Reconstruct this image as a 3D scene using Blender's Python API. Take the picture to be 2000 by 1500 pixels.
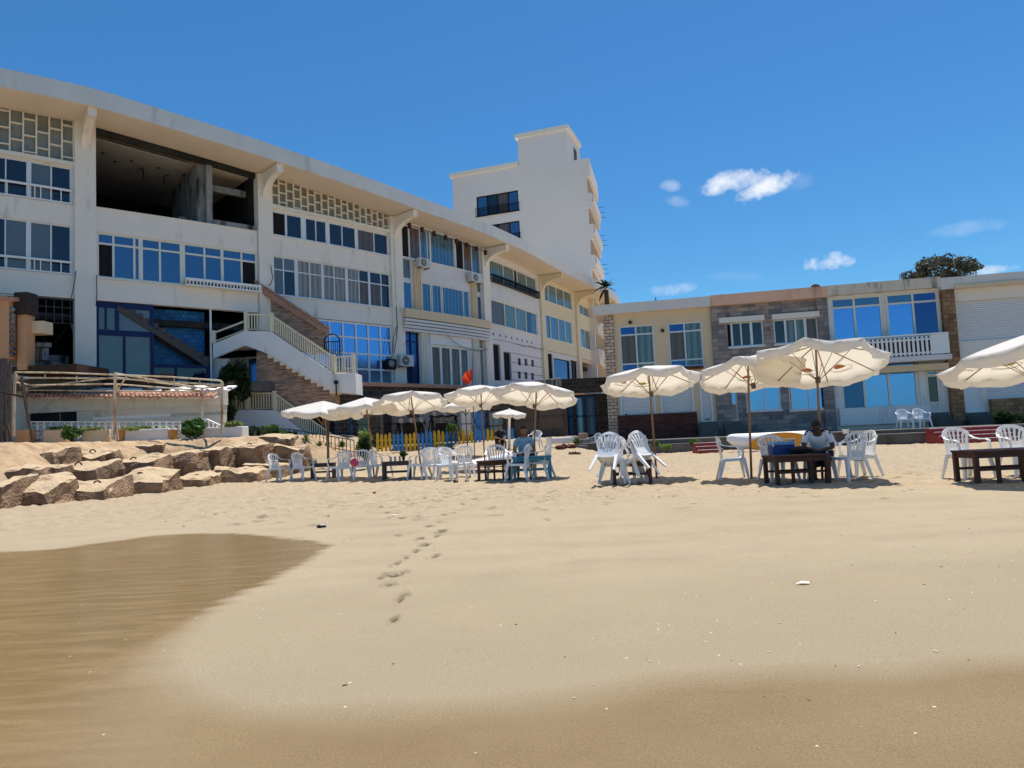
import bpy, math, random
import numpy as np
from mathutils import Vector, Matrix, noise as mnoise
S = bpy.context.scene
for o in list(bpy.data.objects): bpy.data.objects.remove(o)
R = math.radians
rnd = random.Random(7)
# ------------------------------------------------ camera
CH, FPX, CY, SL = 1.05, 1387.0, 852.0, 0.046
pitch = math.atan((CY-750)/FPX); roll = math.atan(SL)
R0 = Vector((1,0,0)); F0 = Vector((0,math.cos(pitch),math.sin(pitch))); U0 = Vector((0,-math.sin(pitch),math.cos(pitch)))
CR = R0*math.cos(roll)-U0*math.sin(roll); CU = R0*math.sin(roll)+U0*math.cos(roll)
cam = bpy.data.objects.new('camera', bpy.data.cameras.new('camera')); S.collection.objects.link(cam)
cam.matrix_world = Matrix(((CR.x,CU.x,-F0.x,0),(CR.y,CU.y,-F0.y,0),(CR.z,CU.z,-F0.z,CH),(0,0,0,1)))
cam.data.sensor_width = 36; cam.data.lens = FPX/2000*36; cam.data.clip_start = 0.05; cam.data.clip_end = 8000
S.camera = cam
# ------------------------------------------------ light
SUN_EL, SUN_AZ = R(73), R(28)
S.view_settings.view_transform = 'Standard'; S.view_settings.look = 'None'; S.view_settings.gamma = 1
S.view_settings.exposure = 0.38
sl = bpy.data.lights.new('sun', 'SUN'); sl.energy = 4.3; sl.angle = R(0.5); sl.color = (1.0,0.95,0.87)
so = bpy.data.objects.new('sun', sl); S.collection.objects.link(so)
sv = Vector((math.sin(SUN_AZ)*math.cos(SUN_EL), math.cos(SUN_AZ)*math.cos(SUN_EL), math.sin(SUN_EL)))
so.rotation_euler = sv.to_track_quat('Z','Y').to_euler(); so.location = (0,0,60)

def ray(x, y): return (F0 + CR*((x-1000)/FPX) - CU*((y-750)/FPX))
def P(x, y, d):
    r = ray(x,y); r = r*(d/r.y); return Vector((r.x, d, CH+r.z))
def G(x, y, z=0.0):
    r = ray(x,y); t = (z-CH)/r.z; return Vector((r.x*t, r.y*t, z))
def hz(x): return CY - SL*(x-1000)

# ------------------------------------------------ world: blue sky with a few small clouds
W = bpy.data.worlds.new('World'); S.world = W; W.use_nodes = True
nt = W.node_tree; nt.nodes.clear()
def N(t, ty, **k):
    n = t.nodes.new(ty)
    for a, b in k.items():
        if a.startswith('i_'): n.inputs[a[2:].replace('_',' ')].default_value = b
        else: setattr(n, a, b)
    return n
def L(t, a, b): t.links.new(a, b)
sky = N(nt,'ShaderNodeTexSky', sky_type='NISHITA', sun_disc=False, sun_elevation=SUN_EL, sun_rotation=SUN_AZ, altitude=0, air_density=1.0, dust_density=0.3, ozone_density=2.2)
hs = N(nt,'ShaderNodeHueSaturation'); hs.inputs['Saturation'].default_value = 1.2; hs.inputs['Value'].default_value = 1.0
L(nt, sky.outputs[0], hs.inputs['Color'])
tc = N(nt,'ShaderNodeTexCoord')
nz = N(nt,'ShaderNodeTexNoise', noise_dimensions='3D'); nz.inputs['Scale'].default_value = 42; nz.inputs['Detail'].default_value = 6; nz.inputs['Roughness'].default_value = 0.62
L(nt, tc.outputs['Generated'], nz.inputs['Vector'])
def vmath(t, op, a, b=None):
    n = t.nodes.new('ShaderNodeVectorMath'); n.operation = op
    for i, v in enumerate((a,b)):
        if v is None: continue
        if hasattr(v,'links'): L(t, v, n.inputs[i])
        else: n.inputs[i].default_value = v
    return n.outputs['Value'] if op == 'DOT_PRODUCT' else n.outputs[0]
def mth(t, op, a, b=None, c=None, clamp=False):
    n = t.nodes.new('ShaderNodeMath'); n.operation = op; n.use_clamp = clamp
    for i, v in enumerate((a,b,c)):
        if v is None: continue
        if hasattr(v,'links'): L(t, v, n.inputs[i])
        else: n.inputs[i].default_value = v
    return n.outputs[0]
acc = None
for (x, y, a, b, ang, s) in [(1432,355,68,21,-12,.95),(1492,366,58,19,-24,.95),(1616,512,42,17,-8,1.05),(1310,362,22,11,0,.30),(1322,394,24,11,0,.2),
                        (1312,564,44,13,-4,.4),(1880,447,66,12,-8,.16),(1928,528,40,8,-5,.6),(1440,540,50,10,0,.08),(1545,352,50,16,0,.1)]:
    c = ray(x,y).normalized(); t = ray(x+10*math.cos(R(ang)), y+10*math.sin(R(ang))).normalized()-c; t.normalize(); v = c.cross(t).normalized()
    du = mth(nt,'MULTIPLY', vmath(nt,'DOT_PRODUCT', tc.outputs['Generated'], t), FPX/a)
    du = mth(nt,'SUBTRACT', du, c.dot(t)*FPX/a)
    dv = mth(nt,'MULTIPLY', vmath(nt,'DOT_PRODUCT', tc.outputs['Generated'], v), FPX/b)
    f = mth(nt,'SUBTRACT', 1.0, mth(nt,'ADD', mth(nt,'MULTIPLY',du,du), mth(nt,'MULTIPLY',dv,dv)))
    f = mth(nt,'ADD', f, mth(nt,'MULTIPLY', mth(nt,'SUBTRACT', nz.outputs[0], .50), 3.4))
    f = mth(nt,'MULTIPLY', mth(nt,'MULTIPLY', f, 0.75, clamp=True), s, clamp=True)
    acc = f if acc is None else mth(nt,'MAXIMUM', acc, f)
tn = N(nt,'ShaderNodeMixRGB', blend_type='MULTIPLY'); tn.inputs[0].default_value = 1; tn.inputs[2].default_value = (.495,.86,1.02,1); L(nt, hs.outputs[0], tn.inputs[1])
mx = N(nt,'ShaderNodeMixRGB'); L(nt, acc, mx.inputs[0]); L(nt, tn.outputs[0], mx.inputs[1]); mx.inputs[2].default_value = (7.6,7.9,8.4,1)
bg = N(nt,'ShaderNodeBackground'); bg.inputs[1].default_value = 0.095
L(nt, mx.outputs[0], bg.inputs[0])
L(nt, bg.outputs[0], N(nt,'ShaderNodeOutputWorld').inputs[0])

# ------------------------------------------------ materials
def newmat(name):
    m = bpy.data.materials.new(name); m.use_nodes = True; t = m.node_tree
    return m, t, t.nodes['Principled BSDF']
def uvn(t): return N(t,'ShaderNodeUVMap')
def obn(t):
    g = t.nodes.new('ShaderNodeNewGeometry'); return g.outputs['Position']
def lin(c):
    return tuple(((v/12.92) if v <= .04045 else ((v+.055)/1.055)**2.4) for v in c)
def mat(name, col, rough=.8, metal=0, spec=.3, var=.12, scale=3, bump=.0, bscale=40, dirt=None, dscale=.7, dth=.55):
    """col = linear base colour; var = value variation; dirt = second colour in irregular patches"""
    m, t, b = newmat(name)
    b.inputs['Roughness'].default_value = rough; b.inputs['Metallic'].default_value = metal
    b.inputs['Specular IOR Level'].default_value = spec
    n = N(t,'ShaderNodeTexNoise'); n.inputs['Scale'].default_value = scale; n.inputs['Detail'].default_value = 6; n.inputs['Roughness'].default_value = .65
    pos = obn(t); L(t, pos, n.inputs['Vector'])
    mxx = N(t,'ShaderNodeMixRGB'); L(t, n.outputs[0], mxx.inputs[0])
    mxx.inputs[1].default_value = tuple(max(0,v*(1-var*1.6)) for v in col)+(1,); mxx.inputs[2].default_value = tuple(min(1,v*(1+var*1.6)) for v in col)+(1,)
    out = mxx.outputs[0]
    if dirt:
        n2 = N(t,'ShaderNodeTexNoise'); n2.inputs['Scale'].default_value = dscale; n2.inputs['Detail'].default_value = 9; n2.inputs['Roughness'].default_value = .7
        mp = N(t,'ShaderNodeMapping'); mp.inputs['Scale'].default_value = (1,1,.2); L(t,pos,mp.inputs[0]); L(t, mp.outputs[0], n2.inputs['Vector'])
        rr = N(t,'ShaderNodeMapRange'); rr.inputs[1].default_value = dth; rr.inputs[2].default_value = dth+.16; L(t, n2.outputs[0], rr.inputs[0])
        m2 = N(t,'ShaderNodeMixRGB'); L(t, rr.outputs[0], m2.inputs[0]); L(t,out,m2.inputs[1]); m2.inputs[2].default_value = tuple(dirt)+(1,)
        out = m2.outputs[0]
    L(t, out, b.inputs['Base Color'])
    if bump:
        n3 = N(t,'ShaderNodeTexNoise'); n3.inputs['Scale'].default_value = bscale; n3.inputs['Detail'].default_value = 5; L(t, pos, n3.inputs['Vector'])
        bp = N(t,'ShaderNodeBump'); bp.inputs['Strength'].default_value = bump; bp.inputs['Distance'].default_value = .02; L(t, n3.outputs[0], bp.inputs['Height']); L(t, bp.outputs[0], b.inputs['Normal'])
    return m
def brickmat(name, c1, c2, mortar, bw=.25, bh=.08, ms=.012, rough=.85, bump=.5, bias=0.0, var=.5):
    m, t, b = newmat(name); b.inputs['Roughness'].default_value = rough; b.inputs['Specular IOR Level'].default_value = .2
    br = N(t,'ShaderNodeTexBrick'); br.inputs['Scale'].default_value = 1; br.inputs['Brick Width'].default_value = bw; br.inputs['Row Height'].default_value = bh
    br.inputs['Mortar Size'].default_value = ms; br.inputs['Bias'].default_value = bias; br.inputs['Mortar Smooth'].default_value = .2
    br.inputs['Color1'].default_value = c1+(1,); br.inputs['Color2'].default_value = c2+(1,); br.inputs['Mortar'].default_value = mortar+(1,)
    u = uvn(t); ns = N(t,'ShaderNodeTexNoise'); ns.inputs['Scale'].default_value = 6; L(t,u.outputs[0],ns.inputs['Vector'])
    ad = N(t,'ShaderNodeMixRGB', blend_type='LINEAR_LIGHT'); ad.inputs[0].default_value = .012; L(t,u.outputs[0],ad.inputs[1]); L(t,ns.outputs['Color'],ad.inputs[2])
    L(t, ad.outputs[0], br.inputs['Vector'])
    n = N(t,'ShaderNodeTexNoise'); n.inputs['Scale'].default_value = 2.4; n.inputs['Detail'].default_value = 7; L(t,u.outputs[0],n.inputs['Vector'])
    rr = N(t,'ShaderNodeMapRange'); rr.inputs[3].default_value = 1-var; rr.inputs[4].default_value = 1+var; L(t,n.outputs[0],rr.inputs[0])
    mm = N(t,'ShaderNodeMixRGB', blend_type='MULTIPLY'); mm.inputs[0].default_value = 1; L(t,br.outputs[0],mm.inputs[1]); L(t,rr.outputs[0],mm.inputs[2])
    L(t, mm.outputs[0], b.inputs['Base Color'])
    bp = N(t,'ShaderNodeBump'); bp.inputs['Strength'].default_value = bump; bp.inputs['Distance'].default_value = .02; bp.invert = True
    L(t, br.outputs['Fac'], bp.inputs['Height']); L(t, bp.outputs[0], b.inputs['Normal'])
    return m
def glass(name, col, metal=.0, rough=.06, var=.15, spec=.8, wav=.02):
    m = mat(name, col, rough, metal, spec, var, scale=.8)
    t = m.node_tree; b = t.nodes['Principled BSDF']
    n3 = N(t,'ShaderNodeTexNoise'); n3.inputs['Scale'].default_value = 1.3; L(t, obn(t), n3.inputs['Vector'])
    bp = N(t,'ShaderNodeBump'); bp.inputs['Strength'].default_value = wav*4; bp.inputs['Distance'].default_value = .05; L(t, n3.outputs[0], bp.inputs['Height']); L(t, bp.outputs[0], b.inputs['Normal'])
    return m
def stripes(name, c1, c2, freq=9, rough=.3, metal=0, spec=.6, vert=True, soft=.35):
    """curtains behind glass, shutter slats, corrugation: bands along u (vert) or v"""
    m, t, b = newmat(name); b.inputs['Roughness'].default_value = rough; b.inputs['Metallic'].default_value = metal; b.inputs['Specular IOR Level'].default_value = spec
    w = N(t,'ShaderNodeTexWave', bands_direction='X' if vert else 'Y'); w.inputs['Scale'].default_value = freq/6.283; w.inputs['Distortion'].default_value = 2.2 if vert else 0; w.inputs['Detail'].default_value = 2; w.inputs['Detail Scale'].default_value = .8
    u = uvn(t); L(t, u.outputs[0], w.inputs['Vector'])
    mp = u.outputs[0]
    mm = N(t,'ShaderNodeMixRGB'); L(t,w.outputs[1],mm.inputs[0]); mm.inputs[1].default_value = c1+(1,); mm.inputs[2].default_value = c2+(1,)
    L(t, mm.outputs[0], b.inputs['Base Color'])
    if not vert:
        bp = N(t,'ShaderNodeBump'); bp.inputs['Strength'].default_value = .8; bp.inputs['Distance'].default_value = .02; L(t,w.outputs[1],bp.inputs['Height']); L(t,bp.outputs[0],b.inputs['Normal'])
    return m
M = {}
M['cream'] = mat('cream plaster', (.90,.80,.69), .85, var=.05, scale=1.2, bump=.15, dirt=(.56,.48,.39), dscale=1.5, dth=.57)
M['cream2'] = mat('cream trim', (.84,.77,.65), .8, var=.05, scale=2)
M['roofc'] = mat('weathered roof concrete', (.78,.71,.64), .85, var=.10, scale=.8, bump=.2, dirt=(.52,.47,.43), dscale=.6, dth=.56)
M['soffit'] = mat('cream soffit', (.80,.68,.54), .85, var=.06, scale=.7, dirt=(.68,.56,.44), dscale=.5, dth=.6)
M['lilac'] = mat('pale grey plaster', (.76,.71,.68), .85, var=.06, scale=1.4, dirt=(.55,.50,.47), dth=.6)
M['yellow'] = mat('pale yellow plaster', (.80,.67,.46), .85, var=.05, scale=1.2, dirt=(.62,.50,.34), dth=.6)
M['peach'] = mat('peach plaster', (.78,.59,.38), .85, var=.06, scale=2, dirt=(.62,.45,.29), dth=.62)
M['orange'] = mat('orange plaster', (.66,.34,.17), .85, var=.08, scale=2, dirt=(.36,.18,.10), dth=.55)
M['white'] = mat('white paint', (.88,.86,.83), .6, var=.05, scale=2, dirt=(.66,.65,.62), dth=.6)
M['whitewall'] = mat('white plaster', (.84,.82,.79), .8, var=.06, scale=1.5, bump=.1, dirt=(.56,.51,.45), dscale=1.4, dth=.55)
M['alu'] = mat('pale aluminium', (.76,.77,.78), .4, .0, .5, var=.05)
M['creamalu'] = mat('cream aluminium', (.78,.75,.66), .5, .0, .4, var=.05)
M['dark'] = mat('dark recess', (.012,.012,.014), .9, var=.3)  # near-black colour stands in for the shade behind open windows and doorways
M['burnt'] = mat('sooty plaster', (.035,.033,.033), .95, var=.5, scale=1.2, dirt=(.015,.015,.015), dth=.5)
M['ceil'] = mat('smoked ceiling', (.36,.34,.33), .9, var=.12, scale=.6, dirt=(.12,.11,.11), dscale=.5, dth=.55)
M['rubble'] = mat('peeling plaster', (.30,.29,.28), .95, var=.3, scale=5, bump=.6, bscale=9, dirt=(.03,.03,.03), dscale=2.2, dth=.48)
M['navy'] = glass('dark window glass', (.012,.018,.035), .0, .05)
M['greyglass'] = glass('grey window glass', (.13,.15,.16), .1, .12)
M['blueglass'] = glass('blue mirror film glass', (.10,.19,.29), .75, .10, var=.1)
M['skyglass'] = glass('bright blue film glass', (.16,.37,.74), .88, .12, var=.06)
M['deepblue'] = glass('deep blue film glass', (.03,.10,.26), .7, .1)
M['curtain'] = stripes('pale curtain behind glass', (.34,.31,.28), (.20,.18,.16), 6.5, .15)
M['bluecurtain'] = stripes('blue grey curtain behind glass', (.12,.26,.38), (.07,.14,.22), 6, .1, metal=.3)
M['tealcurtain'] = stripes('grey green curtain behind glass', (.15,.24,.25), (.08,.13,.14), 6, .1)
M['browncurtain'] = stripes('brown curtain behind glass', (.14,.095,.075), (.09,.06,.05), 5, .2)
M['lattice'] = mat('frosted lattice glass', (.23,.23,.20), .35, var=.35, scale=1.8, spec=.6)
M['latticeb'] = mat('brownish lattice glass', (.26,.22,.16), .4, var=.3, scale=1.5, spec=.5)
M['brick'] = brickmat('multicoloured brick', (.62,.36,.23), (.22,.14,.12), (.38,.29,.23), .30,.085,.012, var=.45)
M['redbrick'] = brickmat('dark red tile', (.16,.045,.03), (.07,.022,.018), (.05,.02,.02), .5,.1,.008, rough=.5)
M['stone'] = brickmat('grey stone cladding', (.42,.34,.28), (.19,.175,.18), (.16,.145,.14), .62,.21,.012, var=.5)
M['pierstone'] = brickmat('pale rough stone', (.74,.57,.43), (.50,.37,.27), (.20,.12,.08), .38,.17,.018, bump=1.0)
M['brownstone'] = brickmat('brown stone cladding', (.42,.23,.11), (.22,.12,.065), (.14,.085,.05), .36,.20,.012)
M['darkstone'] = brickmat('dark rubble stone', (.085,.07,.06), (.045,.038,.035), (.14,.11,.09), .42,.24,.022, bump=1)
M['shutter'] = stripes('white roller shutter', (.90,.86,.82), (.64,.61,.59), 20, .45, vert=False)
M['rtile'] = mat('terracotta tiles', (.46,.25,.17), .8, var=.3, scale=6, dirt=(.55,.38,.28), dscale=3, dth=.55)
M['wood'] = stripes('weathered wood planks', (.16,.105,.07), (.08,.055,.04), 13, .7)
M['tablewood'] = mat('dark red brown wood', (.085,.035,.022), .6, var=.3, scale=9)
M['greywood'] = mat('worn grey wood', (.10,.085,.075), .8, var=.35, scale=9)
M['polewood'] = mat('varnished bamboo pole', (.27,.15,.07), .5, var=.25, scale=7)
M['bluepaint'] = mat('blue paint', (.03,.15,.36), .6, var=.25, scale=4, dirt=(.10,.16,.22), dth=.6)
M['navypaint'] = mat('navy painted frame', (.006,.018,.10), .5, var=.2)
M['yelpaint'] = mat('yellow paint', (.60,.38,.03), .6, var=.2, scale=5, dirt=(.38,.24,.06), dth=.58)
M['pickblue'] = mat('bright blue paint', (.05,.22,.52), .6, var=.2, scale=5, dirt=(.10,.20,.33), dth=.58)
M['iron'] = mat('black iron', (.012,.012,.013), .5, .3)
M['rust'] = mat('rusty white steel', (.74,.64,.46), .75, .0, .3, var=.15, scale=5, dirt=(.32,.13,.045), dscale=2.2, dth=.50)
M['rustd'] = mat('rusty dark iron', (.06,.032,.022), .85, var=.4, scale=6)
M['railcream'] = mat('cream painted railing', (.80,.72,.52), .6, var=.08, scale=4, dirt=(.38,.30,.2), dth=.62)
M['plastic'] = mat('white plastic', (.82,.82,.82), .38, .0, .5, var=.04, scale=5, dirt=(.60,.58,.54), dscale=2.5, dth=.6)
M['acwhite'] = mat('off white metal', (.62,.61,.57), .5, var=.05)
M['tileblue'] = brickmat('blue wall tiles', (.02,.10,.30), (.03,.20,.45), (.02,.06,.16), .2,.2,.012, rough=.2, var=.6)
M['tbld'] = mat('tower plaster', (.80,.73,.67), .85, var=.04, scale=.25, dirt=(.72,.65,.60), dscale=.25, dth=.55)
M['terr'] = mat('dark terrace stone', (.14,.125,.11), .9, var=.3, scale=2.5, bump=.5, bscale=12, dirt=(.08,.075,.06), dth=.5)
M['redpaint'] = mat('red painted step', (.30,.05,.042), .7, var=.25, scale=4, dirt=(.26,.14,.11), dth=.6)
def rockmat():
    m, t, b = newmat('pitted concrete'); b.inputs['Roughness'].default_value = .95; b.inputs['Specular IOR Level'].default_value = .15
    pos = obn(t)
    n = N(t,'ShaderNodeTexNoise'); n.inputs['Scale'].default_value = 1.6; n.inputs['Detail'].default_value = 10; n.inputs['Roughness'].default_value = .7; L(t,pos,n.inputs['Vector'])
    r = N(t,'ShaderNodeValToRGB'); e = r.color_ramp.elements; e[0].position = .32; e[0].color = (.13,.075,.045,1); e[1].position = .66; e[1].color = (.38,.25,.155,1)
    L(t,n.outputs[0],r.inputs[0])
    v = N(t,'ShaderNodeTexVoronoi'); v.inputs['Scale'].default_value = 17; L(t,pos,v.inputs['Vector'])
    rr = N(t,'ShaderNodeMapRange'); rr.inputs[1].default_value=.0; rr.inputs[2].default_value=.35; rr.inputs[3].default_value=.45; rr.inputs[4].default_value=1.05; L(t,v.outputs[0],rr.inputs[0])
    mm = N(t,'ShaderNodeMixRGB', blend_type='MULTIPLY'); mm.inputs[0].default_value=.8; L(t,r.outputs[0],mm.inputs[1]); L(t,rr.outputs[0],mm.inputs[2])
    # wind-blown sand lies on upward faces
    g = t.nodes.new('ShaderNodeNewGeometry'); sx = N(t,'ShaderNodeSeparateXYZ'); L(t,g.outputs['True Normal'],sx.inputs[0])
    n4 = N(t,'ShaderNodeTexNoise'); n4.inputs['Scale'].default_value = 2.2; n4.inputs['Detail'].default_value = 8; L(t,pos,n4.inputs['Vector'])
    k = mth(t,'MULTIPLY', mth(t,'SUBTRACT', mth(t,'ADD',sx.outputs[2], n4.outputs[0]), 1.22), 7, clamp=True)
    m2 = N(t,'ShaderNodeMixRGB'); L(t,k,m2.inputs[0]); L(t,mm.outputs[0],m2.inputs[1]); m2.inputs[2].default_value=(.56,.42,.265,1)
    L(t,m2.outputs[0],b.inputs['Base Color'])
    bp = N(t,'ShaderNodeBump'); bp.inputs['Strength'].default_value=.9; bp.inputs['Distance'].default_value=.04
    ad = mth(t,'ADD', mth(t,'MULTIPLY',v.outputs[0],.6), n.outputs[0]); L(t,ad,bp.inputs['Height']); L(t,bp.outputs[0],b.inputs['Normal'])
    return m
M['rock'] = rockmat()
def clothmat(name, col, trans=.45):
    m, t, b = newmat(name); pos = obn(t)
    n = N(t,'ShaderNodeTexNoise'); n.inputs['Scale'].default_value = 1.8; n.inputs['Detail'].default_value = 5; L(t,pos,n.inputs['Vector'])
    r = N(t,'ShaderNodeMixRGB'); L(t,n.outputs[0],r.inputs[0]); r.inputs[1].default_value = tuple(c*.9 for c in col)+(1,); r.inputs[2].default_value = col+(1,)
    L(t,r.outputs[0],b.inputs['Base Color']); b.inputs['Roughness'].default_value=.9; b.inputs['Specular IOR Level'].default_value=.1
    tr = N(t,'ShaderNodeBsdfTranslucent'); tr.inputs[0].default_value = (.96,.84,.65,1)
    ms = N(t,'ShaderNodeMixShader'); ms.inputs[0].default_value = trans
    L(t,b.outputs[0],ms.inputs[1]); L(t,tr.outputs[0],ms.inputs[2])
    n3 = N(t,'ShaderNodeTexNoise'); n3.inputs['Scale'].default_value = 5; n3.inputs['Detail'].default_value = 3; L(t,pos,n3.inputs['Vector'])
    bp = N(t,'ShaderNodeBump'); bp.inputs['Strength'].default_value=.35; bp.inputs['Distance'].default_value=.04; L(t,n3.outputs[0],bp.inputs['Height']); L(t,bp.outputs[0],b.inputs['Normal']); L(t,bp.outputs[0],tr.inputs['Normal'])
    L(t,ms.outputs[0],t.nodes['Material Output'].inputs[0])
    return m
M['canopy'] = clothmat('cream canvas', (.88,.87,.84), .38)
def leafmat(name, c1, c2):
    m, t, b = newmat(name); oi = t.nodes.new('ShaderNodeNewGeometry')
    r = N(t,'ShaderNodeMixRGB'); L(t,oi.outputs['Random Per Island'],r.inputs[0]); r.inputs[1].default_value = c1+(1,); r.inputs[2].default_value = c2+(1,)
    L(t,r.outputs[0],b.inputs['Base Color']); b.inputs['Roughness'].default_value=.55; b.inputs['Specular IOR Level'].default_value=.35
    tr = N(t,'ShaderNodeBsdfTranslucent'); L(t,r.outputs[0],tr.inputs[0])
    ms = N(t,'ShaderNodeMixShader'); ms.inputs[0].default_value=.3; L(t,b.outputs[0],ms.inputs[1]); L(t,tr.outputs[0],ms.inputs[2]); L(t,ms.outputs[0],t.nodes['Material Output'].inputs[0])
    return m
M['leafdark'] = leafmat('dark foliage', (.015,.035,.010), (.04,.075,.022))
M['leafgreen'] = leafmat('green foliage', (.04,.11,.02), (.13,.24,.05))
M['leaflime'] = leafmat('yellow green foliage', (.12,.20,.03), (.28,.34,.08))
M['leafred'] = leafmat('red brown foliage', (.10,.03,.02), (.20,.08,.05))
M['leaftree'] = leafmat('dusty tree foliage', (.035,.042,.028), (.11,.11,.075))
M['warm'] = mat('ochre balcony shade', (.52,.34,.20), .9, var=.12, scale=1)
M['cabin'] = mat('stained beige render', (.66,.61,.52), .85, var=.08, scale=1.5, dirt=(.38,.34,.29), dscale=1.6, dth=.54)
M['bark'] = mat('bark', (.09,.065,.045), .9, var=.3, scale=8)

# ------------------------------------------------ mesh builder
class MB:
    def __init__(s): s.v = []; s.f = []; s.mi = []
    def add(s, vs, fs, mi=0):
        n = len(s.v); s.v += [tuple(v) for v in vs]; s.f += [tuple(i+n for i in f) for f in fs]; s.mi += [mi]*len(fs); return s
    def hexa(s, p, mi=0):   # 8 pts: bottom 4 ccw, top 4 ccw
        return s.add(p, [(3,2,1,0),(4,5,6,7),(0,1,5,4),(1,2,6,5),(2,3,7,6),(3,0,4,7)], mi)
    def box(s, c, d, rz=0, mi=0):
        x, y, z = d[0]/2, d[1]/2, d[2]/2; ca, sa = math.cos(rz), math.sin(rz)
        return s.hexa([(c[0]+a*ca-b*sa, c[1]+a*sa+b*ca, c[2]+e) for e in (-z,z) for a,b in ((-x,-y),(x,-y),(x,y),(-x,y))], mi)
    def bar(s, a, b, w, h=None, up=(0,0,1), mi=0):
        a, b = Vector(a), Vector(b); h = h or w; d = (b-a)
        if d.length < 1e-6: return s
        d.normalize(); u = Vector(up)
        if abs(d.dot(u)) > .98: u = Vector((0,1,0))
        r = d.cross(u).normalized(); u = r.cross(d)
        pts = [q + r*i*w/2 + u*j*h/2 for q in (a,b) for i,j in ((-1,-1),(1,-1),(1,1),(-1,1))]
        return s.hexa(pts, mi)
    def tube(s, pts, rad, n=8, cap=True, mi=0):
        pts = [Vector(p) for p in pts]; k = len(pts); rad = rad if isinstance(rad,(list,tuple)) else [rad]*k
        vs = []; fs = []; pr = None
        for i, p in enumerate(pts):
            d = (pts[min(i+1,k-1)]-pts[max(i-1,0)]).normalized()
            if pr is None: pr = d.cross(Vector((0,0,1)) if abs(d.z) < .9 else Vector((1,0,0))).normalized()
            else: pr = (pr - d*pr.dot(d)).normalized()
            q = d.cross(pr)
            vs += [p + (pr*math.cos(6.2832*j/n)+q*math.sin(6.2832*j/n))*rad[i] for j in range(n)]
        for i in range(k-1):
            for j in range(n): fs.append((i*n+j, i*n+(j+1)%n, (i+1)*n+(j+1)%n, (i+1)*n+j))
        if cap: fs += [tuple(reversed(range(n))), tuple(range((k-1)*n, k*n))]
        return s.add(vs, fs, mi)
    def ribbon(s, pts, ws, t, side, mi=0):
        """flat strip of width ws[i] along `side` and thickness t following pts"""
        pts = [Vector(p) for p in pts]; k = len(pts); vs = []
        ws = ws if isinstance(ws,(list,tuple)) else [ws]*k
        for i, p in enumerate(pts):
            sd = Vector(side[i] if isinstance(side,list) else side)
            d = (pts[min(i+1,k-1)]-pts[max(i-1,0)]).normalized(); sd = (sd - d*sd.dot(d)).normalized(); nn = d.cross(sd)
            vs += [p+sd*a*ws[i]/2+nn*b*t/2 for a,b in ((-1,-1),(1,-1),(1,1),(-1,1))]
        fs = [(i*4+j, i*4+(j+1)%4, (i+1)*4+(j+1)%4, (i+1)*4+j) for i in range(k-1) for j in range(4)]
        fs += [(3,2,1,0), tuple(range((k-1)*4, k*4))]
        return s.add(vs, fs, mi)
    def prism(s, poly, off, mi=0):
        """poly: list of 3d pts, extruded by vector off"""
        n = len(poly); o = Vector(off); vs = [Vector(p) for p in poly]; vs += [v+o for v in vs]
        return s.add(vs, [tuple(range(n-1,-1,-1)), tuple(range(n,2*n))]+[(i,(i+1)%n,n+(i+1)%n,n+i) for i in range(n)], mi)
    def quad(s, a, b, c, d, mi=0): return s.add([a,b,c,d],[(0,1,2,3)],mi)
    def ellipsoid(s, c, r, nu=12, nv=8, mi=0):
        vs = []; fs = []
        for i in range(nv+1):
            th = math.pi*i/nv
            for j in range(nu):
                ph = 6.28318*j/nu; vs.append((c[0]+r[0]*math.sin(th)*math.cos(ph), c[1]+r[1]*math.sin(th)*math.sin(ph), c[2]+r[2]*math.cos(th)))
        for i in range(nv):
            for j in range(nu): fs.append((i*nu+j, (i+1)*nu+j, (i+1)*nu+(j+1)%nu, i*nu+(j+1)%nu))
        return s.add(vs, fs, mi)
    def build(s, name, m, parent=None, world=False, smooth=False, bevel=0):
        me = bpy.data.meshes.new(name)
        off = Vector((0,0,0))
        if world:
            if parent is not None: off = wloc(parent)
            else:
                a = np.array([tuple(v) for v in s.v]); off = Vector(((a[:,0].min()+a[:,0].max())/2, (a[:,1].min()+a[:,1].max())/2, a[:,2].min()))
        me.from_pydata([tuple(Vector(v)-off) for v in s.v], [], s.f)
        ms = m if isinstance(m,(list,tuple)) else [m]
        for q in ms: me.materials.append(M[q] if isinstance(q,str) else q)
        if len(ms) > 1: me.polygons.foreach_set('material_index', s.mi)
        uv = me.uv_layers.new(name='UVMap'); d = uv.data
        for p in me.polygons:
            nn = p.normal
            if abs(nn.z) > .75: ax, ay = Vector((1,0,0)), Vector((0,1,0))
            else:
                ax = Vector((-nn.y,nn.x,0)).normalized(); ay = Vector((0,0,1))
                if ax.x < 0: ax = -ax
            for li in p.loop_indices:
                c = me.vertices[me.loops[li].vertex_index].co + off
                d[li].uv = (c.dot(ax), c.dot(ay))
        if smooth: me.polygons.foreach_set('use_smooth', [True]*len(me.polygons))
        o = bpy.data.objects.new(name, me); S.collection.objects.link(o)
        if parent is not None: o.parent = parent
        else: o.location = off
        if bevel:
            b = o.modifiers.new('bevel','BEVEL'); b.width = bevel; b.segments = 2; b.limit_method = 'ANGLE'
        return o
def wloc(o):
    v = Vector((0,0,0))
    while o is not None: v = v + o.location; o = o.parent
    return v
def thing(name, label, cat, loc=(0,0,0), rz=0, group=None):
    o = bpy.data.objects.new(name, None); S.collection.objects.link(o); o.empty_display_size = .2
    o.location = loc; o.rotation_euler = (0,0,rz); o['label'] = label; o['category'] = cat
    if group: o['group'] = group
    return o
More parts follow.
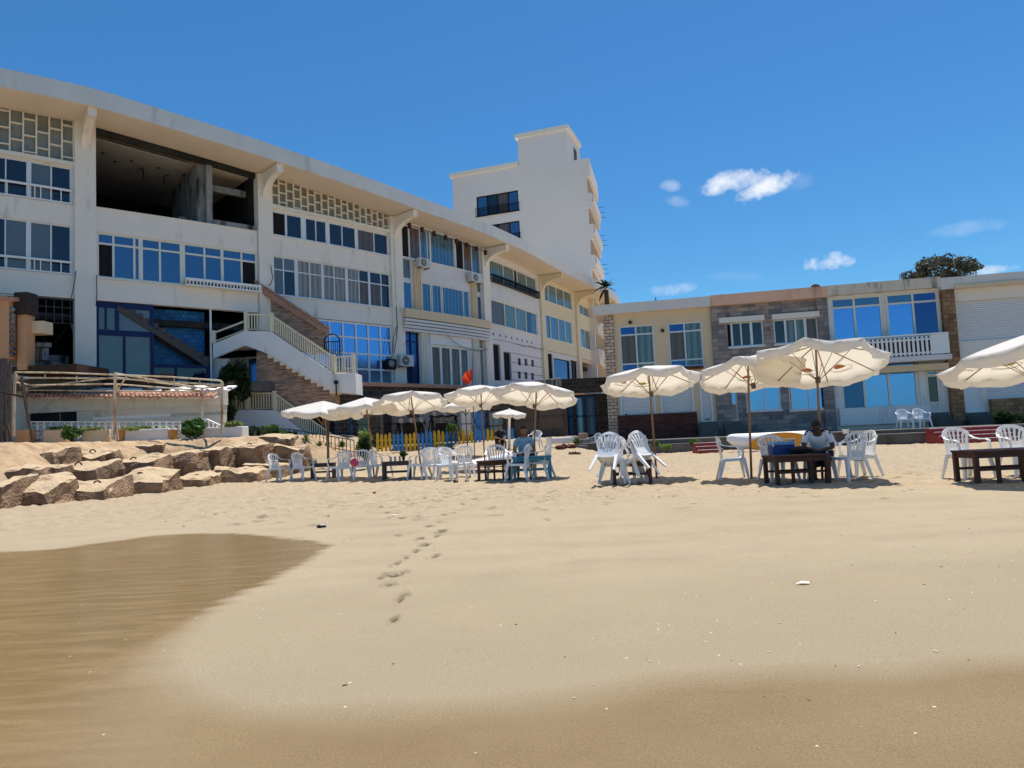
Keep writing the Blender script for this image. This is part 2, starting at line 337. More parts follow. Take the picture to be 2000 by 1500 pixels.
def tag(o, label, cat, group=None, kind=None):
    if label: o['label'] = label
    if cat: o['category'] = cat
    if group: o['group'] = group
    if kind: o['kind'] = kind
    return o
def struct(o, label=None):
    o['kind'] = 'structure'
    return o
def dup(root, loc, rot, label, group=None, scale=1):
    def cp(o, par):
        c = o.copy(); S.collection.objects.link(c); c.parent = par
        for ch in o.children: cp(ch, c)
        return c
    r = cp(root, None); r.location = loc; r.rotation_euler = rot if isinstance(rot,(tuple,list)) else (0,0,rot); r.scale = (scale,)*3
    r['label'] = label
    if group: r['group'] = group
    return r
# ================================================ terrain
def ss(a, b, x):
    t = np.clip((x-a)/(b-a), 0, 1); return t*t*(3-2*t)
BANK = [(-60,9),(-11.9,14.8),(-11.2,19),(-11.5,23.6),(-9.3,24.2),(-6.0,27.6),(-5.2,60)]
def dist_poly(X, Y, pl):
    best = np.full(X.shape, 1e9)
    for (ax,ay),(bx,by) in zip(pl[:-1], pl[1:]):
        dx, dy = bx-ax, by-ay; t = np.clip(((X-ax)*dx+(Y-ay)*dy)/(dx*dx+dy*dy), 0, 1)
        best = np.minimum(best, np.hypot(X-ax-t*dx, Y-ay-t*dy))
    return best
def inside(X, Y, pg):
    c = np.zeros(X.shape, bool); n = len(pg)
    for i in range(n):
        (x1,y1),(x2,y2) = pg[i], pg[(i+1)%n]
        if y1 == y2: continue
        cond = ((y1 > Y) != (y2 > Y)) & (X < (x2-x1)*(Y-y1)/(y2-y1)+x1); c ^= cond
    return c
def sdist(X, Y, pg):
    d = dist_poly(X, Y, pg+[pg[0]]); return np.where(inside(X,Y,pg), d, -d)
def TH(X, Y):
    X = np.asarray(X, float); Y = np.asarray(Y, float)
    pg = BANK+[(-60,80)]
    d = dist_poly(X, Y, BANK); d = np.where(inside(X,Y,pg), d, 0)
    b = 1.5*ss(0, 2.7, d)
    g = (.38*ss(23,33,Y)+.47*ss(35,38.5,Y))*(1-ss(2.6,4.4,X)) + .05*ss(20,28,Y)
    return np.maximum(b, g)
def T(x, y): return float(TH(np.array([x]), np.array([y]))[0])
def GT(x, y):
    """ground point seen at a pixel, on the terrain"""
    p = None; r = ray(x,y); t = 2.0
    while t < 120:
        q = r*t + Vector((0,0,CH))
        if q.z <= T(q.x,q.y)+.0005: return Vector((q.x,q.y,T(q.x,q.y)))
        t += .05 if t < 40 else .3
    return r*60+Vector((0,0,CH))
def make_ground():
    fa = np.linspace(-46, 46, 620); sd = np.concatenate([np.linspace(46,180,34)[1:-1]])
    ang = np.radians(np.concatenate([-sd[::-1], fa, sd])); 
    rr = np.concatenate([[.25,.7], np.geomspace(1.2, 40, 430), np.geomspace(42, 6000, 26)])
    A, Rr = np.meshgrid(ang, rr); X = Rr*np.sin(A); Y = Rr*np.cos(A)
    Z = TH(X, Y); Z = np.where(Y < -1, -np.minimum(.6, (-1-Y)*.25), Z); Z = np.where(Rr > 90, np.minimum(Z, 0), Z)
    shp = X.shape; xf, yf = X.ravel(), Y.ravel(); zf = Z.ravel().copy()
    g = lambda pts: [tuple(G(*p))[:2] for p in pts]
    wetp = g([(-500,1120),(-200,1088),(0,1078),(100,1073),(200,1060),(300,1047),(400,1041),(450,1042),(520,1047),(600,1055),(642,1062),(628,1074),(580,1105),(520,1136),(450,1165),(380,1208),(330,1248),(290,1285),(265,1315),(300,1345),(380,1375),(480,1393),(700,1400),(1000,1383),(1300,1335),(1500,1322),(2000,1295),(2600,1262),(2800,1900),(1000,4000),(-800,1900)])
    filmp = g([(-500,1120),(-200,1088),(0,1078),(100,1073),(200,1060),(300,1047),(400,1041),(450,1042),(520,1047),(600,1055),(642,1062),(628,1074),(580,1105),(520,1136),(450,1165),(380,1208),(330,1248),(255,1290),(215,1350),(185,1430),(120,1530),(-100,1800),(-600,2000)])
    wd = sdist(xf, yf, wetp); fd = sdist(xf, yf, filmp)
    nn = np.array([mnoise.noise(Vector((a*.9, b*.9, 0)))+.5*mnoise.noise(Vector((a*2.3, b*2.3, 4))) for a, b in zip(xf, yf)])
    n2 = np.array([mnoise.fractal(Vector((a*5, b*5, 2)), 1.0, 2.0, 3) if .5 < r < 42 else 0 for a, b, r in zip(xf, yf, Rr.ravel())])
    # edge of the wave film is crisp at the back, soft at the front
    back = np.array([1.0 if True else 0])
    yline = np.interp(xf/np.maximum(yf,.1), [-1,-.45,-.3,-.25], [1,1,1,1])
    soft = .08 + .10*np.clip((5.5-yf)/3, 0, 1)
    st_n = np.array([mnoise.noise(Vector((a*.7+b*.25, (b-a*.35)*7, 9))) if 2 < b < 12 else 0 for a, b in zip(xf, yf)])
    wd = wd+st_n*.09*np.clip((yf-3)/2,0,1); fd = fd+st_n*.10*np.clip((yf-3)/2,0,1)
    wet = np.clip(.5+(wd+nn*.10*np.clip((6.5-yf)/3,0.15,1))/(2*soft), 0, 1); wet = np.where(yf < -2, 1, wet)
    soft2 = .05 + .45*np.clip((4.8-yf)/3, 0, 1)
    film = np.clip(.5+(fd+nn*.06)/(2*soft2), 0, 1)
    dry = ss(9.3, 12.2, yf+nn*.8)
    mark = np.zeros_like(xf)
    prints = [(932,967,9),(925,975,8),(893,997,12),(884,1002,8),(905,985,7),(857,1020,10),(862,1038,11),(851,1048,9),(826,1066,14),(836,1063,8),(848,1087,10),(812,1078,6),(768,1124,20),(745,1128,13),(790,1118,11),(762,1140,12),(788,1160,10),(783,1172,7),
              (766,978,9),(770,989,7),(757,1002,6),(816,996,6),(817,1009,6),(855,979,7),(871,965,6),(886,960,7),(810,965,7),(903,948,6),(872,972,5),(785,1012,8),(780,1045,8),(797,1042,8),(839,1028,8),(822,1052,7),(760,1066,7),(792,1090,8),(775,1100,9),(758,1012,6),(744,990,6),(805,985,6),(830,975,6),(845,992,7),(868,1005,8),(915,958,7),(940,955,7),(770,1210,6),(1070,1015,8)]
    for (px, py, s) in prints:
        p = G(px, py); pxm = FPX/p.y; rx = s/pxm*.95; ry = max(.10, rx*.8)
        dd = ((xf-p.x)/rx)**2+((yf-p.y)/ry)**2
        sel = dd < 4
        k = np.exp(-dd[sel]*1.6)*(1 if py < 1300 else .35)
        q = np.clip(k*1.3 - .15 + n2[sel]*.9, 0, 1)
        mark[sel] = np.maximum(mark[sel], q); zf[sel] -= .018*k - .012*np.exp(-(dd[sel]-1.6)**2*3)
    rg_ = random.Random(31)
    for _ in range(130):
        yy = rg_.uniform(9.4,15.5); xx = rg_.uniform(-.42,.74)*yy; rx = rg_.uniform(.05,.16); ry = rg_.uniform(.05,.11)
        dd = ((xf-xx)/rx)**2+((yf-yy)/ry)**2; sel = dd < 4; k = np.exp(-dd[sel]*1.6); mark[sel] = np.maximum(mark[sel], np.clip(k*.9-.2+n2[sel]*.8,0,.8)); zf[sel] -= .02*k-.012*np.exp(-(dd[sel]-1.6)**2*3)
    front = (np.abs(np.degrees(A.ravel())) < 47)
    zf += np.where(front & (yf > 9) & (yf < 60), (n2*.042+nn*.025)*ss(9.5,11.5,yf), 0)
    zf += np.where(front & (yf < 9.5) & (yf > 1), nn*.006, 0)
    n, m = shp; idx = np.arange(n*m).reshape(shp)
    a = idx[:-1,:-1].ravel(); b = idx[:-1,1:].ravel(); c = idx[1:,1:].ravel(); d = idx[1:,:-1].ravel()
    a2, b2, c2, d2 = idx[:-1,-1], idx[:-1,0], idx[1:,0], idx[1:,-1]
    quads = np.stack([np.concatenate([a,a2]), np.concatenate([b,b2]), np.concatenate([c,c2]), np.concatenate([d,d2])], 1)
    me = bpy.data.meshes.new('sand_beach'); nv = len(xf)
    me.vertices.add(nv); me.vertices.foreach_set('co', np.stack([xf,yf,zf],1).ravel())
    me.loops.add(quads.size); me.loops.foreach_set('vertex_index', quads[:,::-1].ravel()); me.polygons.add(len(quads))
    me.polygons.foreach_set('loop_start', np.arange(len(quads))*4); me.update(calc_edges=True)
    me.polygons.foreach_set('use_smooth', [True]*len(quads))
    damp_ = np.clip(1-ss(3.0,7.2,yf+nn*1.1),0,1)
    bank = ss(.35,.9,zf)*(xf < -2.5)*(yf < 32)
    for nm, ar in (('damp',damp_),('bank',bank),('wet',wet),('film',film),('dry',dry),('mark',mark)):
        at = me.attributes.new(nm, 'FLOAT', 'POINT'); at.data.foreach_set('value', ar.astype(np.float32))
    m_, t, bs = newmat('beach sand')
    def att(n_): q = N(t,'ShaderNodeAttribute'); q.attribute_name = n_; return q.outputs['Fac']
    pos = obn(t)
    def noi(sc, det=6, ro=.6, vec=None):
        q = N(t,'ShaderNodeTexNoise'); q.inputs['Scale'].default_value = sc; q.inputs['Detail'].default_value = det; q.inputs['Roughness'].default_value = ro; L(t, vec or pos, q.inputs['Vector']); return q.outputs[0]
    def mixc(f, a_, b_, bt='MIX'):
        q = N(t,'ShaderNodeMixRGB', blend_type=bt)
        for i, v in enumerate((f,a_,b_)):
            if hasattr(v,'links'): L(t,v,q.inputs[i])
            elif i == 0: q.inputs[0].default_value = v
            else: q.inputs[i].default_value = tuple(v)+(1,)
        return q.outputs[0]
    def mr(v, a_, b_, c_=0, d_=1):
        q = N(t,'ShaderNodeMapRange'); L(t,v,q.inputs[0]); q.inputs[1].default_value=a_; q.inputs[2].default_value=b_; q.inputs[3].default_value=c_; q.inputs[4].default_value=d_; return q.outputs[0]
    mp = N(t,'ShaderNodeMapping'); mp.inputs['Scale'].default_value = (.35,1.3,1); mp.inputs['Rotation'].default_value=(0,0,R(12)); L(t,pos,mp.inputs[0])
    bands = noi(1.1, 5, .6, mp.outputs[0])
    damp = mixc(mr(bands,.38,.64), (.395,.318,.212), (.335,.265,.172))
    damp = mixc(mr(noi(1.6,8),.35,.7), damp, (.41,.325,.21))
    dryc = mixc(mr(noi(3.5,9,.7),.35,.66), (.46,.362,.245), (.36,.275,.178))
    c = mixc(att('dry'), damp, dryc)
    c = mixc(mth(t,'MULTIPLY',att('damp'),.85), c, (.325,.258,.166))
    vb = N(t,'ShaderNodeTexVoronoi'); vb.inputs['Scale'].default_value = 5.5; L(t,pos,vb.inputs['Vector'])
    bnk = mixc(mr(noi(1.7,9,.7),.42,.60), (.54,.385,.23), (.36,.235,.145))
    bnk = mixc(mth(t,'MULTIPLY',mr(vb.outputs[0],.12,.0),mr(noi(2.3,6),.45,.6)), bnk, (.20,.13,.09))
    c = mixc(att('bank'), c, bnk)
    wetc = mixc(mr(noi(.9,6),.35,.65), (.225,.152,.076), (.27,.19,.10))
    c = mixc(att('wet'), c, wetc)
    mp2 = N(t,'ShaderNodeMapping'); mp2.inputs['Scale'].default_value = (.55,3.2,1); mp2.inputs['Rotation'].default_value=(0,0,R(-24)); L(t,pos,mp2.inputs[0])
    streak = noi(2.6, 9, .72, mp2.outputs[0])
    pool = mixc(mr(streak,.44,.66), (.235,.150,.058), (.33,.22,.10))
    c = mixc(att('film'), c, pool)
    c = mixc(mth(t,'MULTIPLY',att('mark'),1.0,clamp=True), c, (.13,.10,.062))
    grain = noi(260,3,.7); g2 = noi(95,3,.6)
    c = mixc(1.0, c, mixc(mr(grain,.25,.75), (.60,.60,.59), (1.40,1.40,1.41)), 'MULTIPLY')
    c = mixc(.5, c, mixc(mr(g2,.3,.7), (.76,.76,.76), (1.24,1.24,1.24)), 'MULTIPLY')
    # tiny shell fragments
    vo = N(t,'ShaderNodeTexVoronoi'); vo.inputs['Scale'].default_value = 7; L(t,pos,vo.inputs['Vector'])
    c = mixc(mr(vo.outputs[0],.055,.035), c, (.66,.60,.52))
    L(t, c, bs.inputs['Base Color'])
    ro = mth(t,'SUBTRACT', .92, mth(t,'MULTIPLY', att('wet'), .28)); ro = mth(t,'SUBTRACT', ro, mth(t,'MULTIPLY', att('film'), .46))
    L(t, ro, bs.inputs['Roughness']); L(t, mth(t,'ADD',.12, mth(t,'MULTIPLY',att('film'),.75)), bs.inputs['Specular IOR Level'])
    h = mth(t,'ADD', mth(t,'MULTIPLY', noi(11,8,.65), mth(t,'MULTIPLY',att('dry'),3.2)), mth(t,'MULTIPLY', mth(t,'MULTIPLY', grain, .28), mth(t,'SUBTRACT',1.0,mth(t,'MULTIPLY',att('film'),.9))))
    h = mth(t,'ADD', h, mth(t,'MULTIPLY', noi(4.5,9,.7), mth(t,'MULTIPLY',att('bank'),5.0)))
    h = mth(t,'ADD', h, mth(t,'MULTIPLY', streak, mth(t,'MULTIPLY',att('film'),.05)))
    h = mth(t,'ADD', h, mth(t,'MULTIPLY', bands, .35))
    bp = N(t,'ShaderNodeBump'); bp.inputs['Strength'].default_value=.55; bp.inputs['Distance'].default_value=.02; L(t,h,bp.inputs['Height']); L(t,bp.outputs[0],bs.inputs['Normal'])
    me.materials.append(m_)
    o = bpy.data.objects.new('sand_beach', me); S.collection.objects.link(o); struct(o)
make_ground()
m_, t_, b_ = newmat('sea water'); b_.inputs['Base Color'].default_value=(.02,.10,.13,1); b_.inputs['Roughness'].default_value=.15
n_ = N(t_,'ShaderNodeTexNoise'); n_.inputs['Scale'].default_value=.8; n_.inputs['Detail'].default_value=6; L(t_,obn(t_),n_.inputs['Vector'])
p_ = N(t_,'ShaderNodeBump'); p_.inputs['Strength'].default_value=.6; p_.inputs['Distance'].default_value=.3; L(t_,n_.outputs[0],p_.inputs['Height']); L(t_,p_.outputs[0],b_.inputs['Normal']); M['sea']=m_
struct(MB().quad((-4000,-2.2,-.16),(-4000,-6000,-.16),(4000,-6000,-.16),(4000,-2.2,-.16)).build('sea_water','sea'))

# ================================================ facade frames
class Fac:
    def __init__(s, pts, smooth=True):
        pts = [Vector((p[0],p[1])) for p in pts]; out = []; s.st = []
        if smooth:
            q = [pts[0]*2-pts[1]]+pts+[pts[-1]*2-pts[-2]]
            for i in range(1, len(q)-2):
                a,b,c,d = q[i-1:i+3]
                for k in range(8):
                    t = k/8; out.append(((b*2)+(c-a)*t+(a*2-b*5+c*4-d)*t*t+(b*3-a-c*3+d)*t**3)*.5)
            out.append(pts[-1])
        else: out = pts
        s.p = out; s.c = [0]
        for a, b in zip(out[:-1], out[1:]): s.c.append(s.c[-1]+(b-a).length)
        s.st = [s.c[i*8] if smooth else s.c[i] for i in range(len(pts))]
        s.curved = smooth; s.n = []
        for i in range(len(out)):
            d = (out[min(i+1,len(out)-1)]-out[max(i-1,0)]).normalized(); s.n.append(Vector((d.y,-d.x)))
    def P(s, u, w, z):
        c = s.c
        i = 0 if u <= 0 else (len(c)-2 if u >= c[-1] else max(k for k in range(len(c)-1) if c[k] <= u))
        t = (u-c[i])/(c[i+1]-c[i]); a = s.p[i].lerp(s.p[i+1], t)
        nn = s.n[i].lerp(s.n[i+1], min(1,max(0,t))).normalized(); a = a+nn*w
        return Vector((a.x, a.y, z))
    def px(s, x, y, w=0):
        r = ray(x, y); best = None
        for i in range(len(s.p)-1):
            a = s.p[i]+s.n[i]*w; b = s.p[i+1]+s.n[i+1]*w; d = b-a
            den = r.x*d.y-r.y*d.x
            if abs(den) < 1e-9: continue
            t = (a.x*d.y-a.y*d.x)/den; k = (a.x*r.y-a.y*r.x)/den
            lo = -.001 if i else -30; hi = 1.001 if i < len(s.p)-2 else 30
            if t > 0 and lo <= k <= hi and (best is None or t < best[0]): best = (t, s.c[i]+k*(s.c[i+1]-s.c[i]))
        if best is None: return s.c[-1], CH+r.z*60/r.y
        return best[1], CH+r.z*best[0]
def cb(mb, f, u0, u1, z0, z1, w0, w1, mi=0, seg=None):
    """box in facade coordinates following the curve; z0,z1 may be functions of u"""
    n = seg or (max(1, int(math.ceil((u1-u0)/1.2))) if f.curved else 1)
    Z0 = z0 if callable(z0) else (lambda u: z0); Z1 = z1 if callable(z1) else (lambda u: z1)
    vs = []; fs = []
    for i in range(n+1):
        u = u0+(u1-u0)*i/n
        vs += [f.P(u,w0,Z0(u)), f.P(u,w1,Z0(u)), f.P(u,w1,Z1(u)), f.P(u,w0,Z1(u))]
    for i in range(n):
        for j in range(4): fs.append((i*4+j, (i+1)*4+j, (i+1)*4+(j+1)%4, i*4+(j+1)%4))
    fs += [(0,1,2,3), tuple(n*4+j for j in (3,2,1,0))]
    mb.add(vs, fs, mi)
def wallh(mb, f, u0, u1, z0, z1, holes, dep=.35, w=0):
    """wall sheet from u0..u1 with real rectangular openings (reveals dep deep)"""
    Z1 = z1 if callable(z1) else (lambda u: z1)
    top = z1 if not callable(z1) else None
    us = sorted(set([u0,u1]+[h[0] for h in holes]+[h[1] for h in holes])); us = [u for u in us if u0-1e-6 <= u <= u1+1e-6]
    for a, b in zip(us[:-1], us[1:]):
        if b-a < 1e-4: continue
        m = (a+b)/2; hs_ = sorted([(h[2],h[3]) for h in holes if h[0] < m < h[1]]); z = z0
        for (c, d) in hs_:
            if c > z+1e-4: cb(mb, f, a, b, z, c, w-dep, w)
            z = d if not callable(d) else None
            if z is None: break
        if z is not None: cb(mb, f, a, b, z, z1, w-dep, w)
def window(f, par, u0, u1, z0, z1, cols, rows=(0,1), cells=None, default='navy', frame='alu', w=-.10, fw=.06, thick=None, rail=None, name='window', sill=True):
    """frame mesh with mullions (child of par) and its panes grouped by glass as sub-parts. cols/rows are fractions"""
    fr = MB(); W_ = u1-u0; H_ = z1-z0
    thick = thick or {}
    for i, c in enumerate(cols):
        t = thick.get(i, fw); u = u0+W_*c; u = min(max(u, u0+t/2), u1-t/2)
        cb(fr, f, u-t/2, u+t/2, z0+.001*i, z1-.001*i, w-.05, w+.04+.002*(i%2), seg=1)
    for j, r in enumerate(rows):
        z = z0+H_*r; z = min(max(z, z0+fw/2), z1-fw/2)
        cb(fr, f, u0, u1, z-fw/2, z+fw/2, w-.045, w+.033)
    if sill: cb(fr, f, u0-.03, u1+.03, z0-.07, z0+.02, w, w+.19)
    fo = fr.build(name, frame, par, world=True)
    groups = {}
    for i in range(len(cols)-1):
        for j in range(len(rows)-1):
            k = (cells or {}).get((i,j), (cells or {}).get(i, default))
            groups.setdefault((k,i,j), MB())
            cb(groups[(k,i,j)], f, u0+W_*cols[i], u0+W_*cols[i+1], z0+H_*rows[j], z0+H_*rows[j+1], w-.03, w-.015-.003*((i+j)%2), seg=1)
    for (k,_i,_j), g in groups.items():
        nm = 'curtained_pane' if 'curtain' in k else ('open_pane' if k == 'dark' else 'pane')
        g.build(nm, k, fo, world=True)
    return fo
def pwin(f, par, x0, y0, x1, y1, xs, rows=(0,1), yref='l', **k):
    """window given by its corner pixels on the facade; xs = pixel columns of the mullions"""
    ua, za = f.px(x0,y0); ub, zb = f.px(x1,y1)
    if k.get('zz'): za, zb = k.pop('zz')[::-1]
    cols = []
    for x in xs:
        u, _ = f.px(x, (y0+y1)/2); cols.append(min(1,max(0,(u-ua)/(ub-ua))))
    window(f, par, ua, ub, zb, za, cols, rows, **k)
    return ua, ub, zb, za

# ================================================ the curved seafront building
ZA, ZB, ZC, ZD, ZG = 12.25, 11.13, 9.05, 8.0, 4.3
def station(x, y, d): p = P(x,y,d); return (p.x,p.y)
SP = [(-620,290,26.2),(-300,325,27.3),(-60,362,28.7),(166,392,31.2),(517,450,36.5),(772,498,42.6),(947,540,49.3),(1057,581,57.9),(1126,607,65.0),(1166,625,72.5)]
spts = [station(*p) for p in SP]
e0 = spts[-1]; spts += [(e0[0]+1.1,e0[1]+5.5),(e0[0]+.6,e0[1]+11)]
FL = Fac(spts)
ST = FL.st     # stations: 3=pillar one, 4=two, 5, 6, 7, 8, 9
szs = [15.9,15.95,16.0,16.1,15.4,14.75,14.3,14.15,14.1,14.2,14.3,14.3]
def SZ(u): return float(np.interp(u, ST, szs))
B = thing('curved_building', 'long curved three storey cream seafront building with deep concrete eave and broken top flat', 'building', (FL.P(ST[4],0,ZG).x, FL.P(ST[4],0,ZG).y, ZG))
def ux(x, y): return FL.px(x, y)[0]
def zx(x, y): return FL.px(x, y)[1]
UEND = ST[-1]
# roof slab with fascia
mb = MB()
cb(mb, FL, 0, UEND, lambda u: SZ(u), lambda u: SZ(u)+.22, -9, 2.0)
mb.build('soffit_slab', 'soffit', B, world=True)
mb = MB(); cb(mb, FL, 0, UEND, lambda u: SZ(u)-.04, lambda u: SZ(u)+.74, 2.0, 2.16); cb(mb, FL, 0, UEND, lambda u: SZ(u)+.225, lambda u: SZ(u)+.70, 1.2, 1.998)
mb.build('roof_fascia', 'roofc', B, world=True)
# thin metal cap lip seen along the fascia top
# pillars and brackets
for i, sx in ((1,0),(2,0),(3,.82),(4,.78),(5,.9),(6,.85),(7,.8),(8,.8),(9,.7)):
    sx = sx or .82; u = ST[i]; m = MB(); cm = 'cream' if i < 7 else 'yellow'
    cb(m, FL, u-sx/2, u+sx/2, ZG, SZ(u)-.02, -.4, .16, seg=1); m.build('pillar', cm, B, world=True)
    if i in (1,2,10): continue
    b = MB(); prof = [(.16,SZ(u)-.03),(1.96,SZ(u)-.03),(1.96,SZ(u)-.42)]
    dr = 1.25 if i > 3 else 1.2
    for k in range(1,9):
        th = k/8*math.pi/2; prof.append((1.96-1.72*math.sin(th)**1.0, SZ(u)-.42-(dr-.42)*(1-math.cos(th))))
    prof.append((.16, SZ(u)-dr-.05))
    wd = .17
    a = [FL.P(u-wd, w, z) for w, z in prof]; c = [FL.P(u+wd, w, z) for w, z in prof]; n = len(prof)
    b.add(a+c, [tuple(range(n)), tuple(range(2*n-1,n-1,-1))]+[(j,n+j,n+(j+1)%n,(j+1)%n) for j in range(n)])
    b.build('bracket', 'cream' if i < 7 else 'yellow', B, world=True)
# back wall and inner floor plates close the block
mb = MB(); cb(mb, FL, 0, UEND, 0, lambda u: SZ(u)-.01, -9.3, -9.0)
cb(mb, FL, 0, UEND, ZD-.9, ZD-.6, -9, -.5); cb(mb, FL, 0, UEND, ZG-.4, ZG-.1, -9, -.5)
mb.build('inner_structure', 'burnt', B, world=True)
holes = []
wl = MB(); wlil = MB(); wy = MB()
def bay(mbq, i, hol, top=None):
    u0 = ST[i]+.41; u1 = ST[i+1]-.41
    wallh(mbq, FL, u0, u1, ZD, top or ZA, hol)
UA = lambda i: (ST[i]+.41, ST[i+1]-.41)
# ---- bays left of pillar one (frame edge): lattice, windows with rails
zl = zx(147,320); zw1 = zl-.22; 
z2t = zx(100,440); 
for i in (0,1,2):
    u0, u1 = UA(i)
    m = MB(); wallh(m, FL, u0, u1, ZD, zl-.0, [(u0+.0,u1-.05,ZA-.05,zw1),(u0,u1-.05,ZC-.02,ZB+.12)]); m.build('wall','cream',B,world=True)
    for (za, zb) in ((ZA-.05, zw1),(ZC-.02, ZB+.12)):
        nn = 4
        window(FL, B, u0, u1-.05, za, zb, [k/nn for k in range(nn+1)], (0,1), cells={2:'greyglass'} if za > 11 else {1:'greyglass',2:'greyglass'}, thick={2:.18,4:.12,1:.05,3:.06}, sill=False)
        r = MB(); zr = za+ (.62 if za > 11 else .55); cb(r, FL, u0, u1-.1, zr-.045, zr+.045, .03, .09); cb(r, FL, u0, u1-.1, za+.02, za+.07, .03, .08)
        k = 0; u = u0+.1
        while u < u1-.15:
            cb(r, FL, u, u+.04, za+.07, zr-.045, .04, .075, seg=1); u += (.75 if k % 4 in (0,1) else .22); k += 1
        r.build('balcony_railing', 'white', B, world=True)
def lattice(i, z0, col, cell_h, glassm, su=.50):
    u0, u1 = UA(i); g = MB(); cb(g, FL, u0, u1, z0, lambda u: SZ(u)-.01, -.16, -.12); fr = MB()
    cb(fr, FL, u0, u1, z0-.16, z0+.03, -.3, .12)
    n = int(round((u1-u0)/su)); du = (u1-u0)/n
    for k in range(n+1):
        u = u0+k*du; u = min(max(u,u0+.03),u1-.03); cb(fr, FL, u-.03, u+.03, z0+.03, SZ(u)-.01, -.12, .02, seg=1)
        if k == n: break
        z = z0+.03+cell_h*((k*.37)%1)+.05
        while z < SZ(u)-.08:
            cb(fr, FL, u+.03, u+du-.03, z-.025, z+.025, -.12, .01, seg=1); z += cell_h
    fo = fr.build('lattice_screen', col, B, world=True); g.build('lattice_glass', glassm, fo, world=True)
for i in (0,1,2): lattice(i, zl, 'cream2', .73, 'lattice')
# ---- bay with the burnt top flat (3)
u0, u1 = UA(3); zop = ZA
m = MB(); m_h = [(u0+.05,u1-.02,ZC,ZB+.02)]
wallh(m, FL, u0, u1, ZD, zop, m_h); cb(m, FL, u0, u1, zop-.02, zop+.04, .0, .05); m.build('wall','cream',B,world=True)
t_rows = (0,.76,1)
pw = [188,222,263,275.5,313,357,400,434.5,472.5,502]
ua, ub = u0+.05, u1-.02
def fr_(xs, y, a, b): return [min(1,max(0,(ux(x,y)-a)/(b-a))) for x in xs]
cols = fr_(pw, 500, ua, ub); cols[0]=0; cols[-1]=1
window(FL, B, ua, ub, ZC, ZB+.02, cols, t_rows, cells={(0,0):'dark',(8,0):'dark'}, default='blueglass', frame='creamalu', thick={3:.18,5:.24,7:.14}, fw=.09)
r = MB(); ra, rb = ux(358,545), u1-.03
cb(r, FL, ra, rb, ZC+.18, ZC+.30, .02, .45); cb(r, FL, ra, rb, ZC-.06, ZC-.0, .02, .45)
u = ra
while u < rb: cb(r, FL, u, u+.05, ZC, ZC+.18, .36, .42, seg=1); u += .16
r.build('flower_rail', 'white', B, world=True)
# burnt room
room = MB(); up_ = ux(383,330); 
cb(room, FL, u0-.3, u1+.3, zop-.35, zop-.05, -8.5, -.36); cb(room, FL, u0-.3, u1+.3, zop-.3, lambda u: SZ(u)-.02, -8.6, -8.4)
cb(room, FL, u0-.40, u0-.02, zop, lambda u: SZ(u)-.02, -8.5, -.37, seg=1); cb(room, FL, u1+.02, u1+.36, zop, lambda u: SZ(u)-.02, -8.5, -.37, seg=1)
ro = room.build('burnt_room', 'burnt', B, world=True)
m = MB(); cb(m, FL, u0, up_, lambda u: SZ(u)-.34, lambda u: SZ(u)-.26, -8.3, -.7); m.build('room_ceiling', 'ceil', ro, world=True)
m = MB(); cb(m, FL, u0, u1, lambda u: SZ(u)-.30, lambda u: SZ(u)-.03, -.30, -.10); m.build('burnt_beam','burnt', ro, world=True)
m = MB()
for k in range(9):
    uu = u0+.6+k*.62; cb(m, FL, uu, uu+.12, SZ(uu)-.375, SZ(uu)-.335, -2.2-.7*(k%2), -2.05-.7*(k%2), seg=1)
for uu in (u0+2.6,u0+3.6): cb(m, FL, uu, uu+.05, SZ(uu)-.85, SZ(uu)-.34, -3, -2.95, seg=1)
m.build('ceiling_hook','iron', ro, world=True)
uc = ux(412,400)
m = MB(); cb(m, FL, uc-.16, uc+.12, zop, SZ(uc)-.3, -.42, -.12, seg=1); cb(m, FL, uc-.5, uc-.16, zop, SZ(uc)-.3, -5, -.45, seg=1); m.build('broken_partition','rubble', ro, world=True)
m = MB(); cb(m, FL, uc+.12, u1, zop+.02, zop+.30, -.4, -.02); cb(m, FL, uc+.15, u1-.1, SZ(u1)-1.05, SZ(u1)-.72, -1.3, -1.1); 
rr_ = random.Random(3)
for k in range(22):
    uu = uc-1.5+rr_.random()*(u1-uc+1.4); s_ = .08+.12*rr_.random(); cb(m, FL, uu, uu+s_*1.5, zop+.04, zop+.05+s_*.9, -.3, -.3+s_, seg=1)
m.build('rubble_heap','rubble', ro, world=True)
# ---- bay 4 (between pillars two and three): lattice strip, two window rows
u0, u1 = UA(4); zt = 13.55
m = MB(); wallh(m, FL, u0, u1, ZD, zt+.12, [(u0+.03,u1-.05,ZA,zt),(u0+.03,u1-.05,ZC,ZB)]); m.build('wall','cream',B,world=True)
lattice(4, zt+.28, 'cream2', .52, 'latticeb', .42)
ua, ub = u0+.03, u1-.05
cols = fr_([534,558,565,589,597,618,630,646,669,692,700,732,754], 450, ua, ub); cols[0]=0; cols[-1]=1
cols = fr_([534,560,594,618,641,669,697,731,755], 450, ua, ub); cols[0]=0; cols[-1]=1
window(FL, B, ua, ub, ZA, zt, cols, cells={0:'dark',6:'browncurtain'}, thick={1:.12,2:.30,4:.26,6:.22,8:.1})
cols = fr_([534,556,578,606,632,654,678,704,727,746,758], 540, ua, ub)
cols = fr_([534,555,580,606,631,654,678,702,722,745,758], 540, ua, ub); cols[0]=0; cols[-1]=1
